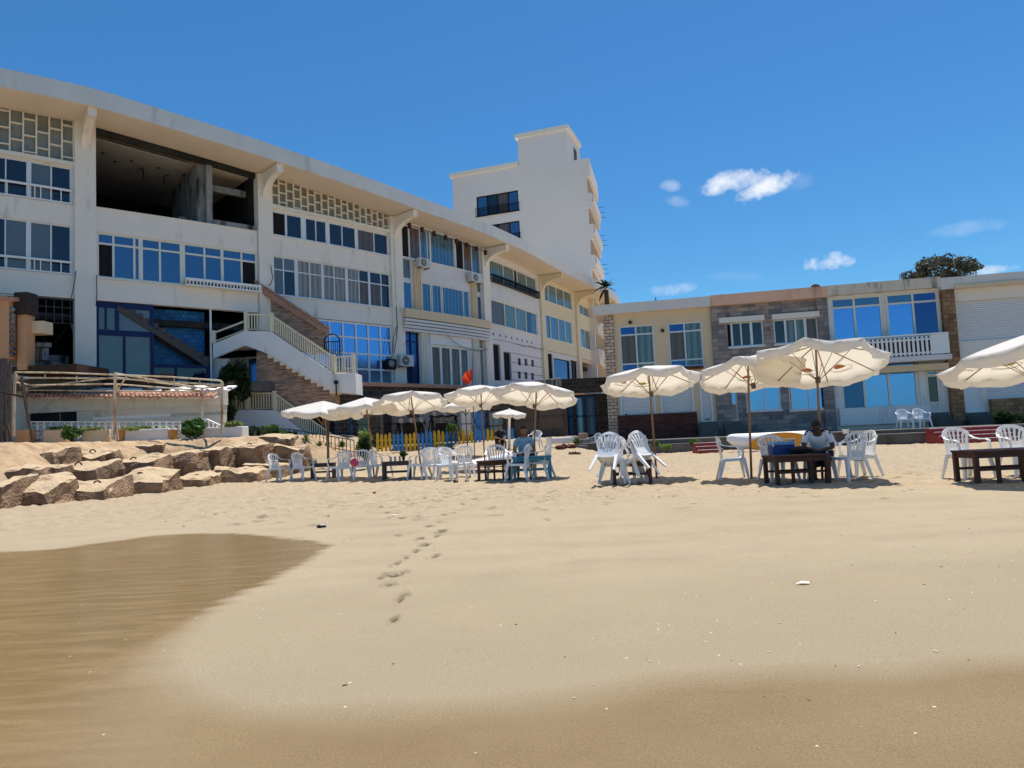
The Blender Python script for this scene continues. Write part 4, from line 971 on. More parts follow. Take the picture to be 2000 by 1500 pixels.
m = MB(); cb(m, FR, uR_(1932,800), ub-.1, ZT-.4, S2[2]-.01, .02, .3); m.build('stone_base','brownstone',h,world=True)
steps(h, 1880, 1925, 806, 3)
# roof items
q = P(1592,552,36); m = MB(); m.tube([(0,0,0),(0,0,.35)],.13,10); m.ellipsoid((0,0,.42),(.24,.24,.2),12,8); o = m.build('roof_ventilator','rustd'); o.location = (q.x,q.y,zR(1592,566)-.02); tag(o,'small round rusty ventilator on the salmon roof','roof ventilator')
q = P(1281,589,37.5); m = MB(); m.tube([(0,0,0),(0,0,.5)],.03,6); m.ellipsoid((0,0,.28),(.14,.1,.08),8,6); o = m.build('roof_bird','iron'); o.location = (q.x,q.y,pt); tag(o,'tiny dark fitting sticking up on the yellow house roof','roof fitting')
# raised terrace in front of the houses
m = MB(); ta = uR_(1186,860); cb(m, FR, ta, FR.c[-1]+6, -.4, ZT-.12, -.02, 5.2); 
t1 = m.build('terrace','terr',world=True); struct(t1)
m = MB(); cb(m, FR, ta+.0, uR_(1345,860), -.4, .42, 5.2, 5.9); cb(m, FR, uR_(1620,860), FR.c[-1]+6, -.4, .46, 5.2, 6.4); struct(m.build('terrace_kerb','terr',world=True))

# ================================================ retaining wall doors, cabins under the curved building
def pbox(mb, x0, y0, x1, y1, d, th, mi=0):
    """box whose front face spans two pixels at distance d, th metres deep"""
    a, b = P(x0,y0,d), P(x1,y1,d); mb.hexa([(a.x,d,b.z),(b.x,d,b.z),(b.x,d+th,b.z),(a.x,d+th,b.z),(a.x,d,a.z),(b.x,d,a.z),(b.x,d+th,a.z),(a.x,d+th,a.z)], mi); return a, b
def cabin(label, x0, x1, d, ytop, doors, wm='darkstone', cat='cabin'):
    a = P(x0,ytop,d); b = P(x1,ytop,d); g0 = .75
    h = thing('beach_cabin', label, cat, ((a.x+b.x)/2, d, g0), group='cabins below the retaining wall')
    m = MB(); m.hexa([(a.x,d,g0-.5),(b.x,d,g0-.5),(b.x,d+3,g0-.5),(a.x,d+3,g0-.5),(a.x,d,a.z),(b.x,d,a.z),(b.x,d+3,a.z),(a.x,d+3,a.z)]); m.build('wall',wm,h,world=True)
    for (xa,ya,xb,yb,mm,nm) in doors:
        p, q = P(xa,ya,d), P(xb,yb,d); fr = MB()
        for (u0,u1,v0,v1) in ((p.x,p.x+.08,q.z,p.z),(q.x-.08,q.x,q.z,p.z),(p.x,q.x,p.z,p.z+.08),(p.x,q.x,(p.z+q.z)/2-.04,(p.z+q.z)/2+.04)):
            fr.hexa([(u0,d-.09,v0),(u1,d-.09,v0),(u1,d-.002,v0),(u0,d-.002,v0),(u0,d-.09,v1),(u1,d-.09,v1),(u1,d-.002,v1),(u0,d-.002,v1)])
        fo = fr.build(nm, 'bluepaint' if 'blue' in mm else 'greywood', h, world=True)
        l = MB(); l.hexa([(p.x+.05,d-.05,q.z),(q.x-.05,d-.05,q.z),(q.x-.05,d-.001,q.z),(p.x+.05,d-.001,q.z),(p.x+.05,d-.05,p.z),(q.x-.05,d-.05,p.z),(q.x-.05,d-.001,p.z),(p.x+.05,d-.001,p.z)]); l.build('panel',mm,fo,world=True)
    return h
cabin('dark cabin with blue posts and a white framed window under the stone wall', 648, 742, 37.0, 778, [(652,790,668,862,'bluepaint','post_panel'),(696,812,726,846,'navy','window'),(680,790,690,862,'bluepaint','post_panel')])
cabin('low dark stone cabin behind the swing seats', 742, 858, 38.6, 786, [(762,800,800,855,'stone','window'),(806,805,850,856,'greywood','window')])
cabin('cabin with a bright blue door and pale glazed panels behind the picket fence', 858, 996, 39.6, 784, [(898,806,924,850,'lilac','window'),(926,806,950,862,'pickblue','door'),(953,806,985,858,'tealcurtain','window')])
cabin('brown plank walled cabin behind the seated man', 996, 1106, 40.6, 776, [(1000,790,1046,852,'wood','door'),(1050,790,1102,836,'wood','door')], 'greywood')
cabin('cabin with tall faded blue doors at the end of the wall', 1106, 1186, 42.0, 772, [(1109,780,1120,848,'bluepaint','door'),(1124,778,1142,848,'bluecurtain','door'),(1144,778,1164,848,'bluecurtain','door')])
# rubble parapet and stone blocks above the last cabins
m = MB(); pbox(m, 1066,742,1190,764,41.5,.6); o = m.build('rubble_parapet','darkstone',world=True); tag(o,'dark rubble parapet on top of the wall beside the stone corner pier','wall')
for k,(xa,xb,y) in enumerate(((1046,1063,741),(1068,1082,740),(1084,1098,738))):
    m = MB(); pbox(m, xa,y,xb,y+16,41.0,.5); o = m.build('stone_block','rubble',world=True,bevel=.06); tag(o, ['rough grey stone block at the left end of three on the wall','rough grey stone block in the middle of three on the wall','largest rough grey stone block of three on the wall, right end'][k],'stone block','stone blocks on the retaining wall')

# ================================================ air conditioners
def ac(label, f, x0, y0, x1, y1, w=.2, cm='acwhite', group='air conditioner units on the curved building'):
    a, za = f.px(x0,y0); b, zb = f.px(x1,y1); wd = b-a; hh = za-zb; q = f.P((a+b)/2, w, zb)
    i = f.P(a,w,0); j = f.P(b,w,0); ang = math.atan2(j.y-i.y, j.x-i.x)
    r = thing('air_conditioner', label, 'air conditioner', q, ang, group)
    m = MB(); m.box((0,-.16,hh/2),(wd,.32,hh)); m.build('casing',cm,r,bevel=.015)
    m = MB(); rr = hh*.40; m.tube([(-wd*.12,-.325,hh/2),(-wd*.12,-.345,hh/2)],rr,20); go = m.build('fan_grille','iron',r)
    m = MB()
    for k in range(5): rk = rr*(k+1)/5.5; m.tube([(-wd*.12+rk*math.cos(t*.3927),-.352,hh/2+rk*math.sin(t*.3927)) for t in range(17)],.007,4)
    m.ellipsoid((-wd*.12,-.35,hh/2),(.05,.02,.05),8,5); m.build('fan_guard','greywood' if 0 else 'alu',go)
    m = MB(); m.box((-wd*.35,-.1,-.03),(.05,.5,.05)); m.box((wd*.35,-.1,-.03),(.05,.5,.05)); m.build('bracket','iron',r)
    return r
ac('air conditioner unit on the ornate flat, upper left above a fluted pilaster', FL, 808,505,830,527)
ac('air conditioner unit on the ornate flat, right one above a fluted pilaster', FL, 909,534,931,556)
ac('air conditioner unit low on the pillar beside the blue glass front', FL, 770,694,797,718, w=.25)
ac('dark air conditioner unit mounted in front of the blue mirror glass grid', FL, 749,702,766,721, w=.1, cm='iron')
# cables
m = MB()
for pts in ([(758,705),(762,660),(768,640)],[(800,690),(792,676),(786,670)],[(868,655),(890,675),(915,684),(945,683)],[(1000,672),(1030,677),(1058,682)],[(146,532),(142,560),(136,585)],[(76,640),(95,680),(128,640)],[(186,540),(187,570),(185,600)],[(520,560),(528,545),(524,520)],[(768,300+300),(770,640),(764,690)]):
    for k in range(len(pts)-1):
        u_, z_ = FL.px(*pts[k]); u2, z2_ = FL.px(*pts[k+1]); mu, mz = (u_+u2)/2, (z_+z2_)/2-.1
        m.tube([FL.P(u_,.3,z_),FL.P(mu,.3,mz),FL.P(u2,.3,z2_)],.02,4)
o = m.build('wall_cable','iron',world=True); o['kind']='stuff'; tag(o,'thin black cables drooping across the facade of the curved building','cables')

# ================================================ outside stairs in front of the building
YS = 34.6
st = thing('outdoor_stair','cream outdoor staircase with brick wall, landing and balustrade rising to the curved building','staircase',(P(560,750,YS).x,YS,1.2))
def pprism(pts, d, th, nm, mt, par, **k):
    m = MB(); m.prism([P(x,y,d) for x,y in pts], (0,th,0)); return m.build(nm, mt, par, world=True, **k)
pprism([(416,672),(478,646),(530,648),(651,730),(694,728),(696,769),(655,766),(526,692),(478,674),(416,700)], YS, .18, 'stringer','whitewall',st)
# stepped soffit of the flight
m = MB(); n = 11
for k in range(n):
    x0_ = 522+(655-522)*k/n; x1_ = 522+(655-522)*(k+1)/n; y0_ = 690+(766-690)*k/n
    a = P(x0_,y0_-6,YS+.18); b = P(x1_,y0_+9,YS+.18); m.hexa([(a.x,YS+.18,b.z),(b.x,YS+.18,b.z),(b.x,YS+1.5,b.z),(a.x,YS+1.5,b.z),(a.x,YS+.18,a.z+.1),(b.x,YS+.18,a.z+.1),(b.x,YS+1.5,a.z+.1),(a.x,YS+1.5,a.z+.1)])
m.build('flight','whitewall',st,world=True)
m = MB(); a = P(418,675,YS); b = P(530,692,YS); m.hexa([(a.x,YS+.18,b.z+.5),(b.x,YS+.18,b.z+.5),(b.x,YS+1.8,b.z+.5),(a.x,YS+1.8,b.z+.5),(a.x,YS+.18,b.z+.75),(b.x,YS+.18,b.z+.75),(b.x,YS+1.8,b.z+.75),(a.x,YS+1.8,b.z+.75)]); m.build('landing','whitewall',st,world=True)
pprism([(655,728),(694,728),(696,769),(655,766)], YS+.19, 1.5, 'lower_landing','whitewall',st)
pprism([(501,690),(524,692),(655,768),(655,800),(501,800)], YS+.5, .9, 'brick_wall','brick',st)
pprism([(500,562),(634,640),(634,672),(640,690),(600,690),(500,645)], YS+1.9, .35, 'upper_brick_wall','brick',st)
m = MB(); a, b = P(496,551,YS+1.7), P(636,643,YS+1.7); nn = 26
m.prism([P(497,551,YS+1.6),P(636,641,YS+1.6),P(634,650,YS+1.6),P(500,566,YS+1.6)],(0,.8,0))
for k in range(nn):
    q = P(497,548,YS+1.6).lerp(P(636,638,YS+1.6),(k+.5)/nn); m.tube([q+Vector((0,-.05,0)), q+Vector((0,.85,0))],.075,8)
m.build('tiled_coping','rtile',st,world=True)
pprism([(416,700),(444,700),(444,770),(416,770)], YS+.6, .3, 'side_wall','whitewall',st)
pprism([(444,700),(503,696),(503,790),(444,790)], YS+2.3, .3, 'rear_wall','peach',st)
pprism([(486,702),(501,700),(501,745),(486,745)], YS+2.25, .04, 'doorway','deepblue',st)
def railing(par, pts, d, hpx, post_idx, sp=5.4, mt='railcream', th=.05, nm='balustrade', back=.0):
    m = MB()
    for k in range(len(pts)-1):
        a0, b0 = P(pts[k][0],pts[k][1],d), P(pts[k+1][0],pts[k+1][1],d)
        H_ = hpx*d/FPX
        m.bar(a0+Vector((0,0,H_)), b0+Vector((0,0,H_)), .09, .07); m.bar(a0+Vector((0,0,.07)), b0+Vector((0,0,.07)), .05,.04)
        n = max(1,int(round((b0-a0).length*FPX/d/sp)))
        for j in range(1,n): q = a0.lerp(b0,j/n); m.bar(q+Vector((0,0,.05)), q+Vector((0,0,H_-.03)), th, th)
    o = m.build(nm, mt, par, world=True)
    for i in post_idx:
        q = P(pts[i][0],pts[i][1],d); p_ = MB(); p_.box((q.x,q.y,q.z+hpx*d/FPX/2+.05),(.16,.16,hpx*d/FPX+.14)); p_.build('newel_post', mt, o, world=True)
    return o
railing(st, [(481,646),(531,648),(652,730),(691,728)], YS+.08, 33, (0,1,2,3))
railing(st, [(418,670),(481,646)], YS+.08, 20, (0,), sp=60)
pprism([(442,805),(450,802),(482,800),(538,801),(560,818),(660,893),(655,905),(560,866),(510,858),(440,862)], YS+.2, .2, 'lower_stringer','white',st)
railing(st, [(451,803),(484,801),(537,801),(655,886)], YS+.28, 33, (1,2))
m = MB()
for k in range(14):
    a = P(540+8*k, 806+6*k, YS+.4); m.box((a.x,a.y+.8,a.z-.15),(.34,1.5,.3))
m.build('lower_flight','whitewall',st,world=True)
# black iron arch gate at the landing
m = MB(); a = P(634,690,YS+1.2); b = P(664,690,YS+1.2); c = P(634,668,YS+1.2); w_ = b.x-a.x
ar = [(a.x,YS+1.2,P(634,735,YS).z)]+[(a.x+w_/2-w_/2*math.cos(t*math.pi/12), YS+1.2, c.z+w_/2*math.sin(t*math.pi/12)) for t in range(13)]+[(b.x,YS+1.2,P(634,735,YS).z)]
m.tube(ar,.035,6)
for k in range(1,7):
    xx = a.x+w_*k/7; m.tube([(xx,YS+1.2,ar[0][2]),(xx,YS+1.2,c.z)],.015,4)
for k in range(5):
    for j in range(3):
        cx_, cz_ = a.x+w_*(j+.5)/3, ar[0][2]+.3+k*.26; m.tube([(cx_+.09*math.cos(t*.785),YS+1.2,cz_+.11*math.sin(t*.785)) for t in range(9)],.012,4)
m.box((a.x+w_/2,YS+1.2,c.z),(w_,.03,.05)); m.box((a.x+w_/2,YS+1.2,ar[0][2]+.1),(w_,.03,.05))
o = m.build('iron_gate','iron',world=True); tag(o,'black wrought iron arched gate at the top of the outdoor stairs','gate')
# small black lamp below the landing
q = P(657,750,YS-.1); m = MB(); m.tube([(0,0,-.55),(0,0,0)],.035,6); m.ellipsoid((0,0,.08),(.12,.12,.10),8,6); o = m.build('wall_lamp','iron'); o.location = q+Vector((0,-.05,0)); tag(o,'small black lamp hanging at the foot of the stair landing','lamp')
# ================================================ left foreground: white cabin, pergola, planters
YW = 28.9
wh = thing('beach_cabin','low white cabin with a terracotta tile fringe behind the rusty pergola','cabin',(P(250,850,YW).x,YW,1.4))
def wbox(x0,y0,x1,y1,d,th,nm,mt,par=None,**k):
    m = MB(); pbox(m,x0,y0,x1,y1,d,th); return m.build(nm,mt,par,world=True,**k)
m = MB()
pbox(m,18,757,56,862,YW-.1,.5); pbox(m,56,778,436,790,YW-.12,.5); pbox(m,158,790,436,803,YW-.05,.4); pbox(m,56,790,436,862,YW+.03,.4); pbox(m,150,790,178,862,YW-.04,.3); pbox(m,178,821,436,826,YW-.1,.3)
m.build('wall','cabin',wh,world=True)
wbox(180,809,334,820,YW-.02,.04,'shuttered_window','white',wh); wbox(56,786,116,824,YW,.02,'window','dark',wh); wbox(118,799,149,824,YW,.02,'window','dark',wh); wbox(180,804,334,809,YW,.025,'lintel_shade_strip','greywood',wh)  # the thin grey strip is the lintel's shade, put in as colour
m = MB()
for k in range(9): a=P(58+k*7,784,YW); b=P(58+k*7,824,YW); m.bar(a+Vector((0,.1,0)),b+Vector((0,.1,0)),.03,.03)
for k in range(4): a=P(56,788+k*10,YW); b=P(117,788+k*10,YW); m.bar(a+Vector((0,.1,0)),b+Vector((0,.1,0)),.03,.03)
m.build('window_grille','greywood',wh,world=True)
m = MB(); a = P(56,779,YW); b = P(430,779,YW); m.hexa([(a.x,YW-.5,a.z-.02),(b.x,YW-.5,b.z-.02),(b.x,YW+1.8,b.z+.62),(a.x,YW+1.8,a.z+.62),(a.x,YW-.5,a.z+.04),(b.x,YW-.5,b.z+.04),(b.x,YW+1.8,b.z+.68),(a.x,YW+1.8,a.z+.68)])
ro_ = m.build('roof','rubble' if 0 else 'whitewall',wh,world=True)
m = MB(); n = 44; rg = random.Random(4)
for k in range(n):
    x = a.x+(b.x-a.x)*(k+.5)/n; dz = rg.uniform(-.03,.03)
    z0_ = a.z+(b.z-a.z)*(k+.5)/n+.05+dz
    m.tube([(x,YW-.62,z0_),(x,YW-.05,z0_+.20)],.075 if k%2 else .06,8)
m.build('tile_fringe','rtile',ro_,world=True)
m = MB(); rg = random.Random(6)
for k in range(60):
    x = rg.uniform(a.x,b.x); y = rg.uniform(.3,1.6); s_=rg.uniform(.05,.22); m.box((x,YW+y,a.z+.06+y*.28),(s_*1.6,s_,s_*.4),rg.random()*3)
m.build('roof_debris','rustd',ro_,world=True)
wbox(56,742,330,758,30.2,.5,'roof_beam','rustd',wh)
wbox(60,750,330,768,30.4,.2,'rear_parapet','lilac',wh)
# lower wall of the curved building closing the view under the terrace at the left
m = MB(); cb(m, FL, 0, ux(600,700)+.2, .5, ZG-.5, -.6, -.3); o = m.build('basement_wall','lilac',world=True); tag(o,'pale basement wall under the curved building behind the white cabin','wall')
# railing with scrolls
def scroll_rail(label, x0,y0,x1,y1,hpx,d, step=13, seed=0):
    m = MB(); a, b = P(x0,y0,d), P(x1,y1,d); H_ = hpx*d/FPX; n = max(2,int((x1-x0)/step))
    m.bar(a+Vector((0,0,H_)), b+Vector((0,0,H_)), .05,.04); m.bar(a+Vector((0,0,.06)), b+Vector((0,0,.06)), .04,.03)
    for k in range(n+1):
        q = a.lerp(b,k/n); m.bar(q, q+Vector((0,0,H_)), .035,.035)
        if k < n:
            c = a.lerp(b,(k+.5)/n); r = (b-a).length/n*.34
            for zc in (H_*.3,H_*.7): m.tube([(c.x+r*math.cos(t*.785),c.y,c.z+zc+r*math.sin(t*.785)) for t in range(9)],.014,4)
    o = m.build('garden_railing','white',world=True); return tag(o,label,'railing')
scroll_rail('white scrolled metal railing in front of the low white cabin', 60,858,352,858,34,27.2)
r_ = MB(); a = P(398,842,27.6); b = P(440,850,27.0)
for dy in (0,.5):
    r_.bar(P(404,819,27.6+dy), P(442,836,27.0+dy), .06,.05); r_.bar(P(398,819,27.6+dy), P(404,819,27.6+dy), .06,.05)
    for k in range(6): q = P(400+k*8, 820+max(0,k-1)*3.6, 27.5+dy); r_.bar(q, q+Vector((0,0,-.38)), .03,.03)
tag(r_.build('step_handrail','white',world=True),'short white sloping handrail left of the plain planter wall','handrail')
# planters
def planter(label,x0,y0,x1,y1,d,mt,th=.7): return tag(wbox(x0,y0,x1,y1+6,d,th,'planter',mt,bevel=.03),label,'planter','planters in front of the white cabin')
M['terracotta'] = mat('terracotta clay', (.50,.26,.08), .8, var=.15, scale=6, dirt=(.30,.15,.05), dth=.6)
planter('low tan planter box on the left, left of the bushy shrub',84,840,123,858,27.0,'peach')
planter('low tan planter box between the bushy shrub and the middle post',160,841,208,858,27.0,'peach')
planter('pale concrete planter box with grass between two orange pots',243,840,329,859,26.9,'lilac')
planter('long pale planter wall right of the second orange pot',348,838,473,858,27.0,'lilac')
for k,(x,lb) in enumerate(((236,'orange clay pot at the foot of the middle pergola post'),(338,'orange clay pot between the pale planters'))):
    q = P(x,858,26.9); m = MB(); m.tube([(0,0,-.1),(0,0,0),(0,0,.30),(0,0,.36),(0,0,.36)],[.09,.12,.17,.18,.13],14); o = m.build('clay_pot','terracotta',smooth=False); o.location = q; tag(o,lb,'flower pot')
o = wbox(30,840,57,862,26.8,.6,'brick_plinth','orange'); tag(o,'small orange plinth under the rusty left pergola post','plinth')
# pergola
pg = thing('pergola','rusty white steel pergola frame without a roof in front of the white cabin','pergola',tuple(G(223,858,1.5)) if 0 else (P(225,858,26.2).x,26.2,1.5))
FD, RD = 26.2, 28.5
def pole(nm, pts, r, par=pg, mt='rust'):
    m = MB(); m.tube([P(*p) for p in pts], r, 7); return m.build(nm, mt, par, world=True)
for pts in ([(29,727,FD),(27,852,FD)],[(52,755,RD),(52,850,RD)],[(225,727,FD),(223,859,FD)],[(434,746,FD),(433,846,FD)],[(395,757,RD),(395,845,RD)]): pole('post', pts, .05)
pole('prop', [(226,820,FD),(231,860,FD-.1)], .03)
for pts in ([(30,727,FD),(120,728,FD),(225,732,FD),(330,736,FD),(428,743,FD),(434,746,FD)],[(30,738,FD),(225,739,FD),(432,752,FD)],[(30,730,FD),(54,756,RD)],[(54,762,RD),(395,765,RD)],[(54,770,RD),(395,771,RD)],[(54,757,RD),(225,737,(FD+RD)/2),(395,758,RD)],[(225,729,FD),(300,742,27),(388,757,RD)],[(395,759,RD),(434,750,FD)],[(395,771,RD),(432,758,FD)],[(30,738,FD),(52,768,RD)],[(225,742,FD),(231,765,RD)],[(26,746,FD),(60,752,27),(225,750,27.2),(395,763,RD)]): pole('beam', pts, .032)
for pts in ([(354,773,RD),(394,813,RD)],[(61,808,RD),(107,773,RD)],[(247,736,FD),(233,756,27),(233,770,RD)]): pole('brace', pts, .028)
m = MB()
for x in (88,150,290,340,390):
    m.bar(P(x,730+(x-30)*.033,FD), P(x,739+(x-30)*.036,FD), .03)
for x in (145,230,328): m.bar(P(x,763,RD),P(x,771,RD),.03)
m.build('spacer','rust',pg,world=True)
# ruin at the left edge
ru = thing('ruined_hut','broken orange plastered hut with roof tiles at the left edge','ruin',(P(20,700,27).x,27,4.2))
M['blacktile'] = mat('sooty tiles', (.05,.035,.03), .9, var=.5, scale=5)
wbox(-120,587,17,700,27.0,.5,'wall','orange',ru); wbox(34,612,51,722,27.3,.5,'wall','orange',ru); wbox(48,628,84,650,27.6,.6,'shelf','peach',ru)
wbox(27,571,53,613,27.2,.6,'tile_stack','blacktile',ru)
m = MB(); rg = random.Random(2)
for k in range(16): q = P(-70+k*6.2,583-rg.random()*3+(k>13)*4,26.9); m.tube([q,q+Vector((.02,1.2,.2))],.10,7)
m.build('roof_tiles','rtile',ru,world=True)
m = MB()
for k in range(9): q = P(24,604+k*11,27.1); m.tube([q+Vector((0,0,-.09)),q,q+Vector((0,0,.09))],[.05,.11,.05],8)
m.build('baluster_column','rubble',ru,world=True)
wbox(18,600,33,712,27.8,.2,'wall','rubble',ru); wbox(20,716,150,725,27.4,2.2,'ledge','rustd',ru)
m = MB(); rg = random.Random(12)
for k in range(14): x = 50+rg.random()*38; y = 672+rg.random()*40; q = P(x,y,28.6); m.box(q,(rg.uniform(.2,.6),.4,rg.uniform(.15,.5)),rg.random())
m.build('rubble_heap','rubble',ru,world=True)
wbox(-60,585,20,560,27,.1,'x','orange',ru) if 0 else None
m = MB(); rg = random.Random(8)
for k in range(13): x = -60+k*6.6; q = P(x,690+rg.random()*22-k*.2,24.5); b = P(x+rg.uniform(-2,2),862,24.5); m.bar(b,q,.09+.05*rg.random(),.05)
for y in (705,760): m.bar(P(-60,y,24.6),P(26,y+6,24.6),.05)
o = m.build('scrap_fence','greywood',world=True); tag(o,'tall dark fence of weathered scrap boards at the left edge','fence')
m = MB(); m.bar(P(42,737,23.8),P(52,800,23.6),.07); m.bar(P(52,800,23.6),P(70,890,23.4),.05); m.bar(P(-5,764,23.9),P(46,775,23.8),.06); m.bar(P(6,830,23),P(11,882,22.8),.05); m.bar(P(14,826,23),P(30,880,22.8),.06); m.bar(P(-10,872,23.2),P(36,876,22.9),.06)
tag(m.build('rusty_frame','rustd',world=True),'bent rusty dark iron poles standing in the sand at the left edge','metal frame')
m = MB(); m.tube([P(41,879,22.5)-Vector((0,0,.0)),P(34,892,21.6),P(20,899,21.0),P(-6,903,20.6)],.05,6); tag(m.build('hose','iron',world=True),'short dark hose lying on the sand at the left edge','hose')
# ================================================ concrete blocks
def rock(x0,y0,x1,y1,d,label,dep=1.35,seed=0,tilt=(0,0),hook=True,rz=0,taper=.0):
    rg = random.Random(seed*7+3)
    xm = (x0+x1)/2; a = P(x0,y1,d); b = P(x1,y1,d); hzm = hz(xm)
    zt = CH+(hzm-y0)/FPX*(d+dep*.9); zb = CH+(hzm-y1)/FPX*d
    cx, w = (a.x+b.x)/2, (b.x-a.x); zt = max(zt, zb+.35)-tilt[1]*dep*.45; h = zt-zb+.45
    n = 9; vs = []; fs = []; m = MB(); idx = {}
    def vert(i,j,k):
        key = (i,j,k)
        if key in idx: return idx[key]
        p = Vector((i/n-.5, j/n-.5, k/n-.5))
        # rounded, chipped cube
        q = Vector(p); mxv = max(abs(p.x),abs(p.y),abs(p.z)); l = p.length/ mxv if mxv else 1
        q = p*(1-.10*max(0,(l-1.15))/.6)
        s_ = Vector((q.x*w, q.y*dep, q.z*h))
        if taper: s_.x *= 1-taper*(q.z+.5); s_.y *= 1-taper*.5*(q.z+.5)
        f = Vector((s_.x*1.1+seed*9.1, s_.y*1.1, s_.z*1.1+seed)); nv, n2, n3 = [Vector([mnoise.noise(f*q_+Vector((o_,o_*2,-o_))) for o_ in (0,17.3,41.9)]) for q_ in (1,3.3,9)]
        s_ += nv*.16+n2*.065+n3*.025
        s_.z += tilt[0]*s_.x+tilt[1]*s_.y
        idx[key] = len(vs); vs.append(s_); return idx[key]
    for i in range(n):
        for j in range(n):
            for (f_,g) in ((lambda a,b:(a,b,0),0),(lambda a,b:(a,b,n),1),(lambda a,b:(a,0,b),1),(lambda a,b:(a,n,b),0),(lambda a,b:(0,a,b),0),(lambda a,b:(n,a,b),1)):
                q = [vert(*f_(i,j)),vert(*f_(i+1,j)),vert(*f_(i+1,j+1)),vert(*f_(i,j+1))]
                fs.append(tuple(q if g else q[::-1]))
    m.add(vs, fs)
    o = m.build('concrete_block','rock',None,smooth=False)
    o.location = (cx, d+dep/2, zt-h/2); o.rotation_euler = (0,0,rz)
    tag(o,label,'concrete block','concrete sea defence blocks')
    if hook:
        hk = MB(); hx = rg.uniform(-.15,.15)*w
        hk.tube([(hx+.09*math.cos(t*math.pi/6), -dep*.05, h/2-.04+tilt[0]*hx+.085*math.sin(t*math.pi/6)) for t in range(7)],.02,6)
        hk.build('lifting_hook','rustd',o)
    return o
RK = [(-70,925,5,1004,15.2,'concrete block cut off by the left frame edge, front row',.1),
(2,930,97,990,15.9,'first whole concrete block of the front row, beside the white litter',.03),
(92,931,214,976,16.9,'broad flat concrete block right of the white litter, front row',.02),
(210,916,322,964,18.6,'tilted concrete block with its left side in shade, front row',-.10),
(318,925,408,952,21.0,'low half buried concrete block, middle of the front row',-.03),
(400,911,508,944,22.2,'rounded concrete block in the front row behind the half buried one',-.04),
(466,900,548,938,23.6,'flat slab like concrete block ending beside the first chair',-.12),
(-20,903,88,938,17.6,'concrete block at the frame edge in the second row',.02),
(86,899,192,936,18.7,'whitish pitted concrete block in the second row',0),
(192,893,300,938,20.6,'wide concrete block with a square dark front, second row',.01),
(299,881,391,932,22.3,'tall rough concrete block right of the square fronted one',.02),
(384,873,434,926,23.2,'narrow upright concrete block in shade',.02),
(429,866,518,912,24.2,'concrete block at the upper right with a hook on top',-.02),
(506,868,586,900,25.2,'rough concrete block below the sand slope, above the first chairs',-.05),
(496,850,566,872,27.0,'topmost concrete block near the dark metal fence',-.03),
(408,858,494,878,26.2,'flat top of a buried concrete block under the planter wall',0),
(255,866,312,884,24.8,'small buried concrete block top in the sand under the pale planter',0),
(120,880,190,902,20.8,'sand covered concrete block between the second row and the bank',0),
(20,884,110,905,19.6,'reddish concrete block with a hook near the rusty poles',.02)]
for k,(x0,y0,x1,y1,d,lb,tl) in enumerate(RK):
    rock(x0,y0,x1,y1,d,lb,seed=k+1,tilt=(tl,.24 if k < 4 else (.10 if k < 7 else (.16 if k < 9 else .08))),hook=k in (1,2,3,4,5,8,9,12,6,18,17),taper=.12 if k in (1,2,3) else .05)
# ================================================ plants
def plant(x,y,d,hw,hh,label,leaf='leafgreen',n=350,size=.14,seed=1,cat='shrub',name='shrub',zb=None,group=None):
    q = P(x,y,d); rx = hw*d/FPX; rz_ = hh*d/FPX; r = thing(name,label,cat,(q.x,q.y,q.z),group=group); rg = random.Random(seed)
    m = MB(); 
    for k in range(5): m.tube([(0,0,-.15),(rg.uniform(-.4,.4)*rx,rg.uniform(-.3,.3)*rx,rz_*.5),(rg.uniform(-.9,.9)*rx,rg.uniform(-.6,.6)*rx,rz_*rg.uniform(1,1.8))],[.03,.02,.008],5)
    m.build('stem','bark',r); m = MB(); [leaves(m,(rg.uniform(-.55,.55)*rx,rg.uniform(-.5,.5)*rx,rz_*rg.uniform(.6,1.5)),(rx*.5,rx*.45,rz_*rg.uniform(.35,.65)),n//9,size,rg,shell=.1,long=1.9) for _ in range(9)]; m.build('foliage',leaf,r); return r
plant(141,858,26.6,19,13,'bushy green shrub in front of the tan planters','leafgreen',900,.13,1)
plant(378,856,26.4,22,19,'tall feathery green shrub in front of the long planter wall','leafgreen',1300,.14,2)
plant(455,836,27.1,17,7,'small yellow green shrub on the long planter wall','leaflime',500,.10,3)
plant(280,841,27.2,42,4,'low bright green plants filling the pale planter box','leaflime',900,.09,4)
plant(188,842,27.3,28,4,'low green plants behind the tan planter box','leaflime',420,.09,5)
plant(110,842,27.3,22,4,'sparse green plants behind the left tan planter box','leafgreen',300,.09,6)
plant(462,800,33.0,32,48,'tall dark climbing shrub beside the brick stair wall','leafdark',3600,.20,7,cat='tree',name='climbing_shrub')
plant(440,830,32.0,18,22,'dark bush behind the right pergola post','leafdark',1200,.18,8)
plant(538,858,30.5,24,15,'green leafy bush in front of the white lower stair','leafgreen',1100,.17,10)
plant(500,856,31.5,22,12,'dark bush behind the metal fence below the white stair','leafdark',700,.16,11)
plant(570,862,30.2,12,11,'bluish green bush right of the leafy bush','leafdark',450,.14,12)
